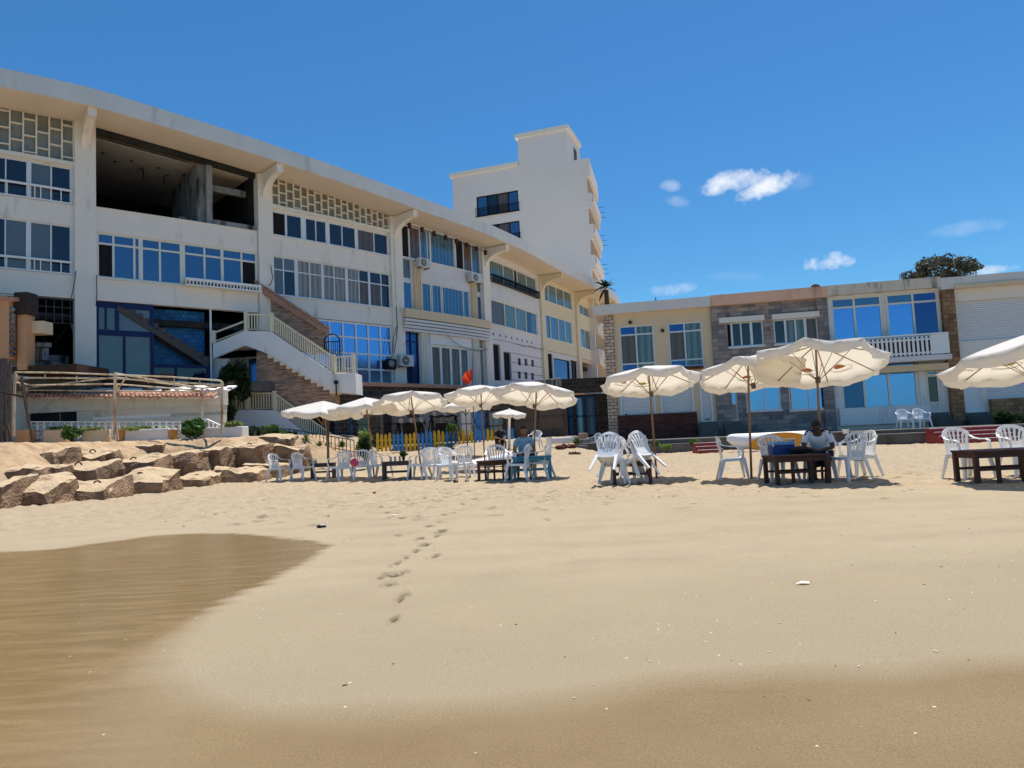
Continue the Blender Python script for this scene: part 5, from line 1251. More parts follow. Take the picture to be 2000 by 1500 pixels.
def yucca(x,y,d,rp,label,seed,mt='leaflime',n=34,group='spiky yucca plants'):
    q = P(x,y,d); r_ = rp*d/FPX; m = MB(); rg = random.Random(seed)
    for k in range(n):
        a = rg.random()*6.283; e = rg.uniform(.15,1.45); L_ = r_*rg.uniform(.8,1.25); v = Vector((math.cos(a)*math.cos(e),math.sin(a)*math.cos(e),math.sin(e)))
        m.ribbon([v*.03, v*L_*.55, v*L_+Vector((0,0,-.12*L_))],[.05,.045,.006],.004,Vector((-math.sin(a),math.cos(a),0)))
    o = m.build('yucca',mt); o.location = (q.x,q.y,T(q.x,q.y) if 0 else q.z); return tag(o,label,'plant',group)
yucca(598,862,28.2,17,'spiky yellow green yucca in front of the white stair wall',1)
yucca(624,872,27.4,12,'smaller yucca on the sand slope right of the first',2)
yucca(640,872,27.2,11,'dark green yucca beside the leaning post',3,'leafgreen'); yucca(668,874,27.4,14,'grassy yucca clump between the blue posts',4,'leafgreen',60)
plant(714,903,25.8,17,33,'flowering oleander bush with pale blooms behind the grey chairs','leaflime',900,.12,13)
plant(716,903,25.4,15,26,'dark leafed half of the oleander bush behind the grey chairs','leafdark',500,.12,14)
plant(788,893,20.6,7,7,'small green plant standing behind the glasses on the grey table','leafgreen',90,.09,15)
plant(884,844,36.5,12,9,'green shrub beside the swing seat','leafgreen',250,.16,16)
for k,(x,y,d,hw,hh,lf,lb) in enumerate(((1096,884,31,12,9,'leafred','red brown bush by the low stone edging, left one'),(1114,882,31.4,14,9,'leafred','red brown bush by the low stone edging, middle one'),(1126,868,32,8,6,'leafgreen','little green bush on the low stone edging'),(1126,898,28,14,8,'leafred','red brown bush standing alone on the sand'),(1280,874,28.5,7,6,'leafgreen','small weed at the foot of the terrace left of the umbrella pole'),(1302,877,28.4,9,4,'leaflime','low yellow green weed at the foot of the terrace'),(1355,872,28.5,11,7,'leafgreen','weed beside the red steps'),(1228,876,28.9,14,5,'leafred','brownish weed behind the tipped chairs'),(1700,880,28.6,1,1,'leafgreen','x'),(1838,868,27.0,8,4,'leafgreen','small weed at the right end of the terrace wall'))):
    if lb != 'x': plant(x,y,d,hw,hh,lb,lf,160,.12,20+k)
q = P(1975,842,30.5); plant(1972,842,30.5,26,22,'dark round bush against the brown stone base at the right edge','leafdark',1500,.16,40)
# palm leaves beside the tower
q = P(1188,600,62); pr = thing('palm_tree','dark palm crown showing behind the tip of the curved eave','palm tree',(q.x,q.y,0)); m = MB(); rg = random.Random(3); cz = P(1186,562,62).z
m.tube([(0,0,0),(-.1,0,cz-.2)],[.28,.2],8); m.build('trunk','bark',pr); m = MB()
for k in range(26):
    a = rg.random()*6.283; e = rg.uniform(-.2,1.3); L_ = rg.uniform(1.0,1.7); v = Vector((math.cos(a)*math.cos(e),math.sin(a)*math.cos(e),math.sin(e)))
    pts = [Vector((-.1,0,cz))+v*L_*t-Vector((0,0,.45*t*t*L_)) for t in (0,.35,.7,1)]; m.ribbon(pts,[.1,.22,.2,.02],.01,Vector((-math.sin(a),math.cos(a),.3)))
m.build('crown','leafdark',pr)
# dark metal fence on the bank
def bar_fence(label, pts, d, hpx, step, mt='iron', nm='metal_fence', cat='fence'):
    m = MB(); H_ = hpx*d/FPX
    for (xa,ya),(xb,yb) in zip(pts[:-1],pts[1:]):
        a, b = P(xa,ya,d), P(xb,yb,d); m.bar(a+Vector((0,0,H_)),b+Vector((0,0,H_)),.04); m.bar(a+Vector((0,0,.08)),b+Vector((0,0,.08)),.03)
        n = max(1,int((xb-xa)/step))
        for k in range(n+1): q = a.lerp(b,k/n); m.bar(q-Vector((0,0,.2)),q+Vector((0,0,H_)),.028)
    return tag(m.build(nm,mt,world=True),label,cat)
M['greeniron'] = mat('dark green iron', (.02,.05,.045), .5, var=.3)
bar_fence('low dark green iron fence on the sand bank below the white stair', [(472,864),(566,864),(692,886)], 29.3, 26, 7.2, 'greeniron')
m = MB(); m.bar(P(640,790,27.0),P(641,905,26.5),.09); tag(m.build('wooden_post','greywood',world=True),'bare grey wooden post between the leaning umbrella and the yuccas','post')
# picket fence: alternating yellow and blue panels
pk = thing('picket_fence','low picket fence in alternating yellow and blue panels behind the umbrellas','fence',(P(868,882,35.4).x,35.4,.4))
x = 738.0; k = 0; pan = 0
def pz(x): return 882-(x-738)*.034
while x < 1002:
    col = 'yelpaint' if pan % 2 == 0 else 'pickblue'; m = MB(); x0p = x; cnt = 3 if pan % 3 else 4
    for j in range(cnt):
        d = 35.4+(x-738)*.012; a = P(x-2.6,pz(x),d); b = P(x+2.6,pz(x),d); hh = .88+(.06 if (k*7)%3==0 else 0)+(.10 if x > 828 else 0)
        m.prism([a,b,b+Vector((0,0,hh-.1)),(a+b)/2+Vector((0,0,hh)),a+Vector((0,0,hh-.1))],(0,.03,0)); x += 8.0; k += 1
    for zz in (.22,.55):
        a = P(x0p-3.5,pz(x0p),d+.04); b = P(x-4.2,pz(x),d+.04); m.bar(a+Vector((0,0,zz)),b+Vector((0,0,zz)),.03,.08)
    m.build('fence_panel',col,pk,world=True); pan += 1
# swing seats
def swing(label,x0,x1,ytop,ybot,d):
    a, b = P(x0,ybot,d), P(x1,ybot,d); t = P(x0,ytop,d).z; r = thing('swing_seat',label,'swing seat',((a.x+b.x)/2,d,a.z),group='garden swing seats behind the fence')
    m = MB()
    for x in (a.x,b.x):
        m.bar((x,d-.6,a.z),(x,d,t),.05); m.bar((x,d+.6,a.z),(x,d,t),.05); m.bar((x-.28,d-.5,a.z),(x,d,t),.04); m.bar((x+.28,d-.5,a.z),(x,d,t),.04)
    m.bar((a.x,d,t),(b.x,d,t),.05); m.build('frame','iron',r,world=True)
    m = MB(); n = 8; vs = []
    for i in range(n+1):
        xx = a.x-.1+(b.x-a.x+.2)*i/n
        for j,(dy,dz) in enumerate(((-.6,-.12),(0,.12),(.6,-.12),(.6,-.2),(0,.03),(-.6,-.2))): vs.append((xx,d+dy,t+dz+.05*math.sin(i*2.1)))
    m.add(vs,[(i*6+j,i*6+(j+1)%6,i*6+6+(j+1)%6,i*6+6+j) for i in range(n) for j in range(6)]); m.build('canopy','iron',r,world=True)
    m = MB(); m.box(((a.x+b.x)/2,d,a.z+.45),(b.x-a.x-.3,.5,.12)); m.box(((a.x+b.x)/2,d+.28,a.z+.75),(b.x-a.x-.3,.10,.5)); m.build('seat','blacktile',r,world=True,bevel=.03)
    return r
swing('black garden swing seat half hidden behind the big cream umbrella', 780,826,822,868,37.2)
swing('black garden swing seat with a sagging canopy in front of the grey mesh', 845,892,808,864,37.4)
m = MB(); d = 38.0
for k in range(34):
    x = 812+k*3.0; m.bar(P(x,790,d),P(x+26,856,d),.014); m.bar(P(x+26,790,d),P(x,856,d),.014)
tag(m.build('wire_mesh','alu',world=True),'sagging grey wire mesh hung behind the swing seats','wire mesh')
# flag and pole
fl = thing('flag_pole','thin leaning pole carrying the red warning flag','flag',tuple(GT(927,897)))
fb = GT(927,897); fd = fb.y
m = MB(); m.tube([P(927,897,fd),P(924,780,fd),P(922,692,fd)],[.022,.018,.014],6); m.build('pole','greywood',fl,world=True)
m = MB(); vs = []; n = 10
A_ = P(923,714,fd); 
for i in range(n+1):
    t = i/n
    for j in range(6):
        s_ = j/5; tp = P(923-22*t, 714+26*t+3*math.sin(t*7), fd); bt = P(923-9*t, 741+14*t**1.4+2*math.sin(t*5), fd)
        q = tp.lerp(bt,s_); q.y += .12*math.sin(t*8+s_*3); vs.append(q)
m.add(vs,[(i*6+j,i*6+j+1,i*6+7+j,i*6+6+j) for i in range(n) for j in range(5)])
M['redcloth'] = clothmat('red flag cloth', (.62,.06,.03), .35); M['redcloth'].node_tree.nodes['Translucent BSDF'].inputs[0].default_value = (.8,.08,.04,1)
m.build('flag_cloth','redcloth',fl,world=True,smooth=True)
# ================================================ umbrellas
M['embo'] = mat('orange printed emblem', (.62,.22,.08), .9, var=.1); M['embg'] = mat('grey printed script', (.42,.40,.36), .9, var=.1); M['embo2'] = mat('yellow printed emblem', (.62,.48,.12), .9, var=.1)
def umbrella(label, bx, by, ax, ay, rpx, d=None, tilt=(0,0), seed=0, emb=(1,3,5,7), n=8, hf=.27, top=False, polem='polewood', r=None, baseZ=None, spin=0, group='cream canvas beach umbrellas', prad=.024):
    if d is None: b = GT(bx,by)
    else: q = P(bx,by,d); b = Vector((q.x,q.y,T(q.x,q.y) if baseZ is None else q.z))
    d = b.y; ap = P(ax,ay,d); ap.y += 0; r = r or rpx*d/FPX; rg = random.Random(seed)
    ax_ = (ap-b).normalized(); Zv = Matrix.Rotation(R(tilt[0]),3,'X') @ Matrix.Rotation(R(tilt[1]),3,'Y') @ ax_
    Xv = Vector((1,0,0)); Xv = (Xv-Zv*Xv.dot(Zv)).normalized(); Yv = Zv.cross(Xv); h = hf*r
    U = thing('beach_umbrella',label,'umbrella',b,group=group)
    def L3(x,y,z): return ap+Xv*x+Yv*y+Zv*z
    ph = spin+.2
    def surf(k,t,s):
        """panel k, t across 0..1, s radial 0..1"""
        a0 = ph+6.28318*k/n; a1 = ph+6.28318*(k+1)/n; p0 = Vector((math.cos(a0),math.sin(a0))); p1 = Vector((math.cos(a1),math.sin(a1))); p = p0.lerp(p1,t)*r*s
        z = -h*s**1.12; e = math.sin(math.pi*t)
        z -= e*.035*r*s*(1.2-s*.2); p = p*(1-.035*e*s)
        z += .006*math.sin(t*9+k*2.3+s*7)*s
        return p.x, p.y, z
    m = MB(); NS, NT = 7, 8
    for k in range(n):
        vs = []
        for i in range(NS+1):
            for j in range(NT+1): vs.append(L3(*surf(k,j/NT,max(.02,i/NS))))
        for i in (1,2):     # valance
            for j in range(NT+1):
                t = j/NT; x,y,z = surf(k,t,1); e = math.sin(math.pi*t); q = 1-.02*i+.018*math.sin(t*13+k*1.7)*i; g_ = (.068+.03*e)*i*(.9+.25*rg.random()*0+.12*math.sin(k*2.1+seed))
                vs.append(L3(x*q,y*q,z-g_))
        W_ = NT+1; m.add(vs,[(i*W_+j,i*W_+j+1,(i+1)*W_+j+1,(i+1)*W_+j) for i in range(NS+2) for j in range(NT)])
    cn = m.build('canopy','canopy',U,world=True,smooth=True)
    for k in emb:
        for side in (-.007,):
            cxm = surf(k%n,.5,.70); mo = MB(); v = []
            pr = 'embo' if (k+seed)%3 else 'embo2'
            sc = .13*r
            def on(t,s): x,y,z = surf(k%n,t,s); return L3(x,y,z+side)
            c0 = (.5,.70); v = [on(c0[0]+.17*math.cos(a*math.pi/10), c0[1]-.085*math.sin(a*math.pi/10)) for a in range(11)]
            mo.add(v,[tuple(range(11))]); mo.add([on(c0[0]+.17*math.cos(a*math.pi/10), c0[1]-.004+.02*math.sin(a*math.pi/10)) for a in range(11)],[tuple(range(11))])
            eo = mo.build('printed_emblem',pr,cn,world=True)
            mg = MB(); ring = [on(.5+.34*math.cos(a*.3927), .725+.055*math.sin(a*.3927)) for a in range(17)]; mg.tube(ring[:13],.004,4,cap=False)
            wv = [on(.24+.52*a/14, .795+.010*math.sin(a*2.4)) for a in range(15)]; mg.tube(wv,.004,4,cap=False)
            mg.build('emblem_script','embg',eo,world=True)
    rb = None
    ribs = MB(); st_ = MB()
    sl_ = -h-.30*r
    pl = MB(); top_ = L3(0,0,.03)
    for k in range(n):
        a = ph+6.28318*k/n; pts = [L3(math.cos(a)*r*s,math.sin(a)*r*s,-h*s**1.12-.018) for s in (.03,.25,.5,.75,.99)]
        q = MB(); q.tube(pts,.010,5); q.build('rib',polem,U,world=True)
        q = MB(); q.tube([L3(math.cos(a)*.03,math.sin(a)*.03,sl_), L3(math.cos(a)*r*.48,math.sin(a)*r*.48,-h*.48**1.12-.03)],.006,5); q.build('strut','embg' if 0 else polem,U,world=True)
    pl.tube([b-Vector((0,0,.25)), b.lerp(top_,.45), b.lerp(top_,.98), top_],[prad,prad*.95,prad*.8,prad*.5],10); pl.build('pole',polem,U,world=True,smooth=True)
    q = MB(); q.tube([L3(0,0,sl_-.05),L3(0,0,sl_+.05)],.045,10); q.build('runner','greywood',U,world=True); q = MB(); q.tube([L3(0,0,-.09),L3(0,0,-.02)],.05,10); q.build('hub','greywood',U,world=True)
    return U
umbrella('leftmost cream umbrella, rim nearly covered by its neighbour, beside the white stair', 643,893,632,783,80, d=22.6, tilt=(3,7), seed=1, emb=(1,))
umbrella('white topped umbrella over the grey chairs, second from the left', 732,933,714,776,74, tilt=(-1,3), seed=2, emb=(1,))
umbrella('cream umbrella in front of the picket fence with its underside showing', 826,932,801,764,74, tilt=(-11,4), seed=3, emb=(5,7))
umbrella('umbrella above the big white chairs, left neighbour of the widest middle one', 948,918,938,752,72, tilt=(-8,2), seed=4, emb=())
umbrella('pale umbrella farther back, low between two cream ones', 914,882,908,779,54, d=29.5, tilt=(0,0), seed=5, emb=(), polem='greywood')
umbrella('wide cream umbrella over the seated man in the blue shirt', 1041,932,1048,746,86, d=17.6, tilt=(-9,3), seed=6, emb=(6,3))
umbrella('tiny white parasol on a thick white pole far behind the seated man', 993,856,995,799,34, d=33.5, tilt=(5,0), seed=7, emb=(), polem='white', prad=.07, group=None)
umbrella('cream umbrella over the tipped chairs, with two orange emblems', 1283,934,1266,715,99, tilt=(-10,0), seed=8, emb=(1,2,6), spin=.25)
umbrella('cream umbrella standing behind the biggest one, left of it', 1467,936,1461,697,105, tilt=(-14,-4), seed=9, emb=(0,1,3))
umbrella('largest cream umbrella in the middle of the right group, over the dark table', 1606,938,1593,672,130, tilt=(-14,5), seed=10, emb=(0,1,4), spin=.05)
umbrella('cream umbrella cut off by the right edge of the photo', 2022,950,2008,652,170, d=10.9, tilt=(-10,-6), seed=11, emb=(1,2,3))

# ================================================ monobloc chairs
def make_chair():
    r = thing('plastic_chair','x','chair')
    m = MB(); n = 6; vs = []; zs = .42
    def sp(i,j):
        y = -.23+.44*i/n; wd = .235-.02*i/n; x = -wd+2*wd*j/n; e = (2*j/n-1)
        z = zs-.018*(1-e*e)+(.012 if i == 0 else 0)-.022*(i/n); return (x,y,z)
    for i in range(n+1):
        for j in range(n+1): vs.append(sp(i,j))
    f = [(i*(n+1)+j,i*(n+1)+j+1,(i+1)*(n+1)+j+1,(i+1)*(n+1)+j) for i in range(n) for j in range(n)]
    nv = len(vs); vs += [(x,y,z-.012) for x,y,z in vs]; f += [tuple(reversed([a+nv for a in q])) for q in f[:]]
    m.add(vs,f)
    bd = [sp(0,j) for j in range(n+1)]+[sp(i,n) for i in range(1,n+1)]+[sp(n,j) for j in range(n-1,-1,-1)]+[sp(i,0) for i in range(n-1,0,-1)]
    k = len(bd)
    m.add([b for b in bd]+[(x*1.01,y*1.01,z-.05) for x,y,z in bd]+[(x*.97,y*.97,z-.05) for x,y,z in bd],[(i,(i+1)%k,k+(i+1)%k,k+i) for i in range(k)]+[(k+i,k+(i+1)%k,2*k+(i+1)%k,2*k+i) for i in range(k)])
    m.build('seat','plastic',r,smooth=False)
    for s in (-1,1):
        m = MB(); m.ribbon([(s*.215,-.215,.40),(s*.245,-.245,.20),(s*.27,-.27,0)],[.085,.062,.045],.012,(1,0,0)); m.ribbon([(s*.245,-.20,.40),(s*.268,-.235,.20),(s*.288,-.262,0)],[.075,.055,.040],.012,(0,1,0)); m.build('leg','plastic',r)
        m = MB(); m.ribbon([(s*.20,.20,.40),(s*.225,.25,.20),(s*.25,.31,0)],[.07,.055,.040],.012,(1,0,0)); m.ribbon([(s*.225,.17,.40),(s*.245,.225,.20),(s*.268,.285,0)],[.07,.055,.038],.012,(0,1,0)); m.build('leg','plastic',r)
        m = MB(); m.ribbon([(s*.245,-.17,.40),(s*.275,-.19,.52),(s*.285,-.175,.60),(s*.285,-.14,.635)],[.05,.045,.045,.05],.012,(0,1,0))
        m.ribbon([(s*.285,-.175,.62),(s*.288,-.10,.645),(s*.283,.03,.645),(s*.268,.14,.665),(s*.240,.215,.71),(s*.20,.262,.755)],[.05,.055,.052,.045,.04,.035],.014,(1,0,0)); m.build('armrest','plastic',r)
    m = MB()
    def hoop(a): # a -1..1
        return Vector((.225*math.sin(a*1.45), .285-.07*abs(math.sin(a*1.45))**2, .72+.115*math.cos(a*1.45)))
    m.ribbon([hoop(-1+i/8) for i in range(17)],.055,.016,(0,.25,1) if 0 else [Vector((-math.sin((-1+i/8)*1.45),0,-math.cos((-1+i/8)*1.45))) for i in range(17)])
    for i in range(7):
        a = (i-3)/3.6; t = hoop(a); b0 = Vector((.052*(i-3), .20, .50)); m.ribbon([b0, b0.lerp(t,.5)+Vector((0,.022,0)), t],[.028,.031,.034],.010,(1,0,0))
    m.ribbon([(0,.195,.40),(0,.198,.45),(0,.205,.52)],[.40,.37,.345],.012,(1,0,0))
    for s in (-1,1): m.ribbon([(s*.185,.198,.42),(s*.195,.215,.56),(s*.215,.235,.70)],[.035,.032,.03],.012,(1,0,0))
    m.build('backrest','plastic',r)
    return r
chair0 = make_chair(); used = [False]
def chair(px, py, deg, label, d=None, rot=None, dz=0, group='white plastic armchairs around the beach tables', scale=1.0, z=None):
    if d is None: q = GT(px,py)
    else: q = P(px,py,d); q = Vector((q.x,q.y,T(q.x,q.y) if z is None else z))
    q.z += dz
    e = rot if rot else (0,0,R(deg))
    if not used[0]:
        used[0] = True; chair0.location = q; chair0.rotation_euler = e; chair0['label'] = label; chair0['group'] = group; chair0.scale = (scale,)*3; return chair0
    return dup(chair0, q, e, label, group, scale)
chair(546,940,70,'sunlit white chair at the far left end, beside the flat concrete slab')
chair(592,938,62,'white chair second from the left, facing the small grey table')
chair(664,939,-130,'grey looking white chair with its back to us, left of the pink bag')
chair(706,934,-160,'white chair seen from behind with the pink bag on it')
chair(744,934,75,'white chair facing right just right of the second umbrella pole')
chair(820,936,-100,'white chair at the right end of the grey table with glasses')
chair(884,938,50,'big white chair in front with its back to the fence, above the sandals')
chair(905,932,-160,'white chair behind the big one, turned away')
chair(842,922,185,'sunlit white chair leaning behind the table, back row left', d=19.5)
chair(868,922,170,'sunlit white chair leaning behind the table, back row right', d=19.2)
chair(972,928,5,'white chair facing us behind the dark red slatted table', d=17.9)
chair(1014,939,-105,'white chair in front of the seated man, blue cushion on the seat')
chair(1056,935,-112,'white chair right of the seated man, seen from its back')
chair(1432,935,80,'white chair facing right under the rear right umbrella')
chair(1520,926,8,'white chair behind the dark table carrying the blue cool box', d=13.4)
chair(1658,938,-72,'white chair facing left at the right side of the dark table')
chair(1680,932,-80,'second white chair right behind the one facing left', d=13.4)
chair(1893,935,6,'white chair behind the long dark table near the right edge', d=12.0)
chair(2000,935,-4,'white chair cut off by the right edge behind the long dark table', d=12.0)
# tipped chairs around the small table
chair(1186,938,0,'white tipped chair at the left leaning on the small table, back legs in the air', rot=(R(33),R(0),R(150)), dz=.17, d=13.9)
chair(1204,938,0,'white tipped chair nested under the left one, its front legs on the sand', rot=(R(17),0,R(142)), dz=.08, d=14.2)
chair(1250,938,0,'white tipped chair leaning on the small table from the right side', rot=(R(17),0,R(-150)), dz=.08, d=14.2)
chair(1266,938,0,'white tipped chair nested over the right leaning one, back legs pointing right', rot=(R(33),0,R(-140)), dz=.17, d=13.9)
chair(1768,838,-8,'white chair on the terrace before the white wall, left of two', d=30.5, z=ZT-.12, group='white chairs on the terrace')
chair(1802,838,4,'white chair on the terrace before the white wall, right of two', d=30.5, z=ZT-.12, group='white chairs on the terrace')
chair(1160,856,-60,'lone far white chair beside the brown step at the foot of the wall', d=33.5, group=None)
chair(1046,858,-20,'grey white chair beside a thin table behind the seated man', d=33, group=None)

# ================================================ tables
def table(label, px, py, w, dp, h, deg, mt='tablewood', d=None, group='low wooden beach tables', slats=0):
    q = GT(px,py) if d is None else Vector((P(px,py,d).x,d,T(P(px,py,d).x,d))); r = thing('low_table',label,'table',q,R(deg),group)
    m = MB(); nb = 5
    for k in range(nb): y = -dp/2+dp*(k+.5)/nb; m.box((0,y,h-.015),(w,dp/nb-.012,.03))
    m.build('table_top',mt,r)
    for sx in (-1,1):
        for sy in (-1,1): m = MB(); m.box((sx*(w/2-.05),sy*(dp/2-.05),(h-.03)/2),(.065,.065,h-.03)); m.build('leg',mt,r)
    m = MB()
    for sy in (-1,1): m.box((0,sy*(dp/2-.05),h-.075),(w-.17,.03,.08)); m.box((0,sy*(dp/2-.05),h*.42),(w-.17,.03,.04))
    for sx in (-1,1): m.box((sx*(w/2-.05),0,h-.075),(.03,dp-.17,.08))
    m.build('apron',mt,r)
    if slats:
        for k in range(slats): m = MB(); x = -w/2+w*(k+1)/(slats+1); m.box((x,-(dp/2-.05),(h-.11)/2),(.05,.045,h-.11)); m.build('slat',mt,r)
    return r
table('small grey wooden table at the far left between two chairs', 632,934,.75,.6,.47,8,'greywood')
table('grey wooden table with glasses and a small plant on it', 776,936,.8,.6,.5,3,'greywood')
table('dark red slatted table in the middle beside the blue table', 966,937,.86,.6,.48,2,'tablewood',slats=3)
M['tealpaint'] = mat('teal blue paint', (.06,.24,.34), .5, var=.15, scale=5)
table('long teal blue topped table in front of the man in the blue shirt', 1040,934,.95,.55,.55,0,'tealpaint',d=17.2)
table('small dark table under the tipped chairs', 1234,938,.8,.55,.46,-5,'tablewood',d=14.4)
table('dark brown table beside the person in the white and navy shirt', 1556,936,.98,.6,.5,2,'tablewood',d=12.6,slats=2)
table('long dark table at the right edge in front of two white chairs', 1955,936,1.15,.6,.5,0,'tablewood',d=11.2,slats=2)
# ================================================ small objects
def small(nm, m, mt, loc, label, cat, rz=0, group=None, **k):
    o = m.build(nm,mt,**k); o.location = loc; o.rotation_euler = (0,0,rz); return tag(o,label,cat,group)
M['pink'] = mat('pink cloth', (.50,.06,.12), .8, var=.2); M['bluebox'] = mat('blue plastic', (.02,.06,.22), .4, var=.1); M['ltblue'] = mat('pale blue plastic', (.20,.38,.62), .4, var=.1); M['black'] = mat('black fabric', (.015,.015,.018), .8); M['clearg'] = mat('pale glassware', (.45,.50,.48), .15, var=.1)
q = P(693,934,19.3); m = MB(); m.ellipsoid((0,0,.10),(.12,.08,.11),14,9); m.tube([(-.09,0,.24),(-.06,0,.36),(.06,0,.36),(.09,0,.24)],.012,6); small('handbag',m,'pink',(q.x,q.y,.44),'pink bag hanging between two grey looking chairs','bag',smooth=True)
q = P(1525,890,13.2); cbx = thing('cool_box','blue cool box with a pale lid standing on the chair behind the dark table','cool box',(q.x,13.15,.44))
m = MB(); m.box((0,0,.11),(.42,.26,.22)); m.build('box_body','bluebox',cbx,bevel=.02); m = MB(); m.box((0,0,.255),(.44,.28,.07)); m.build('lid','ltblue',cbx,bevel=.02); m = MB(); m.tube([(-.2,-.15,.2),(-.2,-.17,.33),(.2,-.17,.33),(.2,-.15,.2)],.011,6); m.build('handle','white',cbx)
for k,(x,dx) in enumerate(((768,0),(775,.02),(783,.0))):
    q = P(x,900,20.3); m = MB(); m.tube([(0,0,0),(0,0,.07),(0,0,.13)],[.028,.03,.036],10); small('drinking_glass',m,'clearg',(q.x,GT(776,936).y+.1*k-.1,T(q.x,q.y)+.505),['leftmost glass on the grey table','middle glass on the grey table','right glass on the grey table, by the plant'][k],'glass',group='glasses on the grey table')
def sandal(x,y,lb):
    q = GT(x,y); r = thing('sandal',lb,'sandal',q,R(75 if x < 900 else 95),'pair of brown sandals'); m = MB(); n = 14
    pr = [(.13*math.cos(a*6.283/n),(.045+.006*math.cos(a*6.283/n))*math.sin(a*6.283/n)) for a in range(n)]; m.prism([(a,b,.0) for a,b in pr],(0,0,.028)); m.build('sole','tablewood',r)
    m = MB(); m.ribbon([(.03,-.05,.02),(.03,-.03,.07),(.03,.03,.07),(.03,.05,.02)],.05,.006,(1,0,0)); m.ribbon([(-.06,-.045,.02),(-.06,-.03,.06),(-.06,.03,.06),(-.06,.045,.02)],.03,.006,(1,0,0)); m.build('strap','black',r)
sandal(890,942,'left brown sandal on the sand in front of the big white chair'); sandal(912,941,'right brown sandal on the sand in front of the big white chair')
# kayak
def hull(L_, w, h, n=28, m_=12, top=.55, seed=0):
    mb = MB(); vs = []
    for i in range(n+1):
        t = -1+2*i/n; k = max(.0,(1-abs(t)**2.6))**.5+.02; 
        for j in range(m_):
            a = 6.28318*j/m_; y = math.cos(a)*w/2*k; z = math.sin(a); z = z*(h*top if z > 0 else h*(1-top))*(k*.8+.2)+h*.5+ .10*h*abs(t)**3*3
            vs.append((t*L_/2,y,z))
    mb.add(vs,[(i*m_+j,i*m_+(j+1)%m_,(i+1)*m_+(j+1)%m_,(i+1)*m_+j) for i in range(n) for j in range(m_)]); return mb
q = P(1522,875,27.2); M['kayakor'] = mat('orange plastic hull', (.75,.30,.02), .35, var=.06)
ky = thing('kayak','orange and white kayak lying on its side behind the dark table','kayak',(q.x,27.2,T(q.x,27.2)),R(2)); m = hull(4.0,.5,.66); m.build('hull','white',ky,smooth=True)
m = MB(); vs = []
for i in range(21):
    t = -.62+1.22*i/20; 
    for j in range(5):
        s_ = j/4; k = max(0,1-abs((t-.0)/.63)**2.2)**.5; vs.append((t*2, -.285-.0*s_, .05+.70*s_*k*(.9)+ (1-k)*.12))
m.add(vs,[(i*5+j,i*5+5+j,i*5+6+j,i*5+1+j) for i in range(20) for j in range(4)]); m.build('deck','kayakor',ky)
m = MB(); m.bar((-.3,-.295,.30),(.5,-.295,.36),.02); m.bar((-.9,-.295,.22),(-.5,-.295,.25),.03); m.build('deck_line','iron',ky)
q = P(950,893,24.5); m = hull(2.6,.55,.32); o = small('rowing_board',m,'whitewall',(q.x,24.3,T(q.x,24.3)-.02),'white board shaped boat lying behind the dark red table','boat',R(20),smooth=True); o.rotation_euler = (0,R(-9),R(20))
# red and white steps
def redsteps(label,x0,x1,y1,d,n,step):
    a, b = P(x0,y1,d), P(x1,y1,d); r = thing('painted_steps',label,'steps',((a.x+b.x)/2,d,T(a.x,d)),group='red painted steps to the terrace')
    m = MB(); w = MB(); z0 = T(a.x,d)
    for k in range(n):
        zt = z0+step*(k+1); m.hexa([(a.x,d+.3*k,z0-.2),(b.x,d+.3*k,z0-.2),(b.x,d+.3*n,z0-.2),(a.x,d+.3*n,z0-.2),(a.x,d+.3*k,zt),(b.x,d+.3*k,zt),(b.x,d+.3*n,zt),(a.x,d+.3*n,zt)]) if k == 0 else m.hexa([(a.x,d+.3*k,zt-step+.001),(b.x,d+.3*k,zt-step+.001),(b.x,d+.3*n-.002*k,zt-step+.001),(a.x,d+.3*n-.002*k,zt-step+.001),(a.x,d+.3*k,zt),(b.x,d+.3*k,zt),(b.x,d+.3*n-.002*k,zt),(a.x,d+.3*n-.002*k,zt)])
        w.box(((a.x+b.x)/2,d+.3*k+.02,zt+.008),(b.x-a.x,.05,.022))
    m.build('tread','redpaint',r,world=True); w.build('white_edge','white',r,world=True)
redsteps('narrow red painted steps with white edges left of the kayak',1363,1412,877,27.6,3,.13)
redsteps('wide red painted steps with white edges behind the chairs at the right',1846,1990,862,26.2,4,.14)
# low stone edging, slabs, buckets
for k,(x0,y0,x1,y1,d,mt,lb,ct,nm) in enumerate(((1072,856,1120,861,33.2,'lilac','thin pale concrete slab of the low edging, left piece','slab','concrete_slab'),(1105,852,1128,857,34,'lilac','thin pale concrete slab of the low edging, upper piece','slab','concrete_slab'),(1128,858,1160,866,33.4,'rubble','rough stone of the low edging next to the bucket','stone','edging_stone'),(1140,866,1186,880,32.4,'terr','dark stone step at the foot of the corner pier','step','stone_step'),(1085,872,1150,886,31.8,'terr','long dark rubble edging behind the red brown bushes','edging','rubble_edging'),(1132,846,1150,866,34.5,'rtile','reddish brick box beside the lone far chair','box','brick_box'))):
    tag(wbox(x0,y0,x1,y1+4,d,.6,nm,mt,bevel=.03),lb,ct)
for k,(x,y,d,lb) in enumerate(((1073,867,32.6,'white bucket on the low edging right of the seated man'),(1124,864,33.0,'pale grey bucket among the plants on the low edging'),(1652,846,29.2,'small white basin on the terrace left of the two chairs'))):
    q = P(x,y,d); rr = .15; m = MB(); m.tube([(0,0,-.02),(0,0,0),(0,0,.3 if k < 2 else .16),(0,0,.3 if k < 2 else .16),(0,0,.05)],[rr*.8,rr*.8,rr,rr*.9,rr*.7],14,cap=False); small('bucket',m,'white' if k != 1 else 'lilac',q,lb,'bucket')
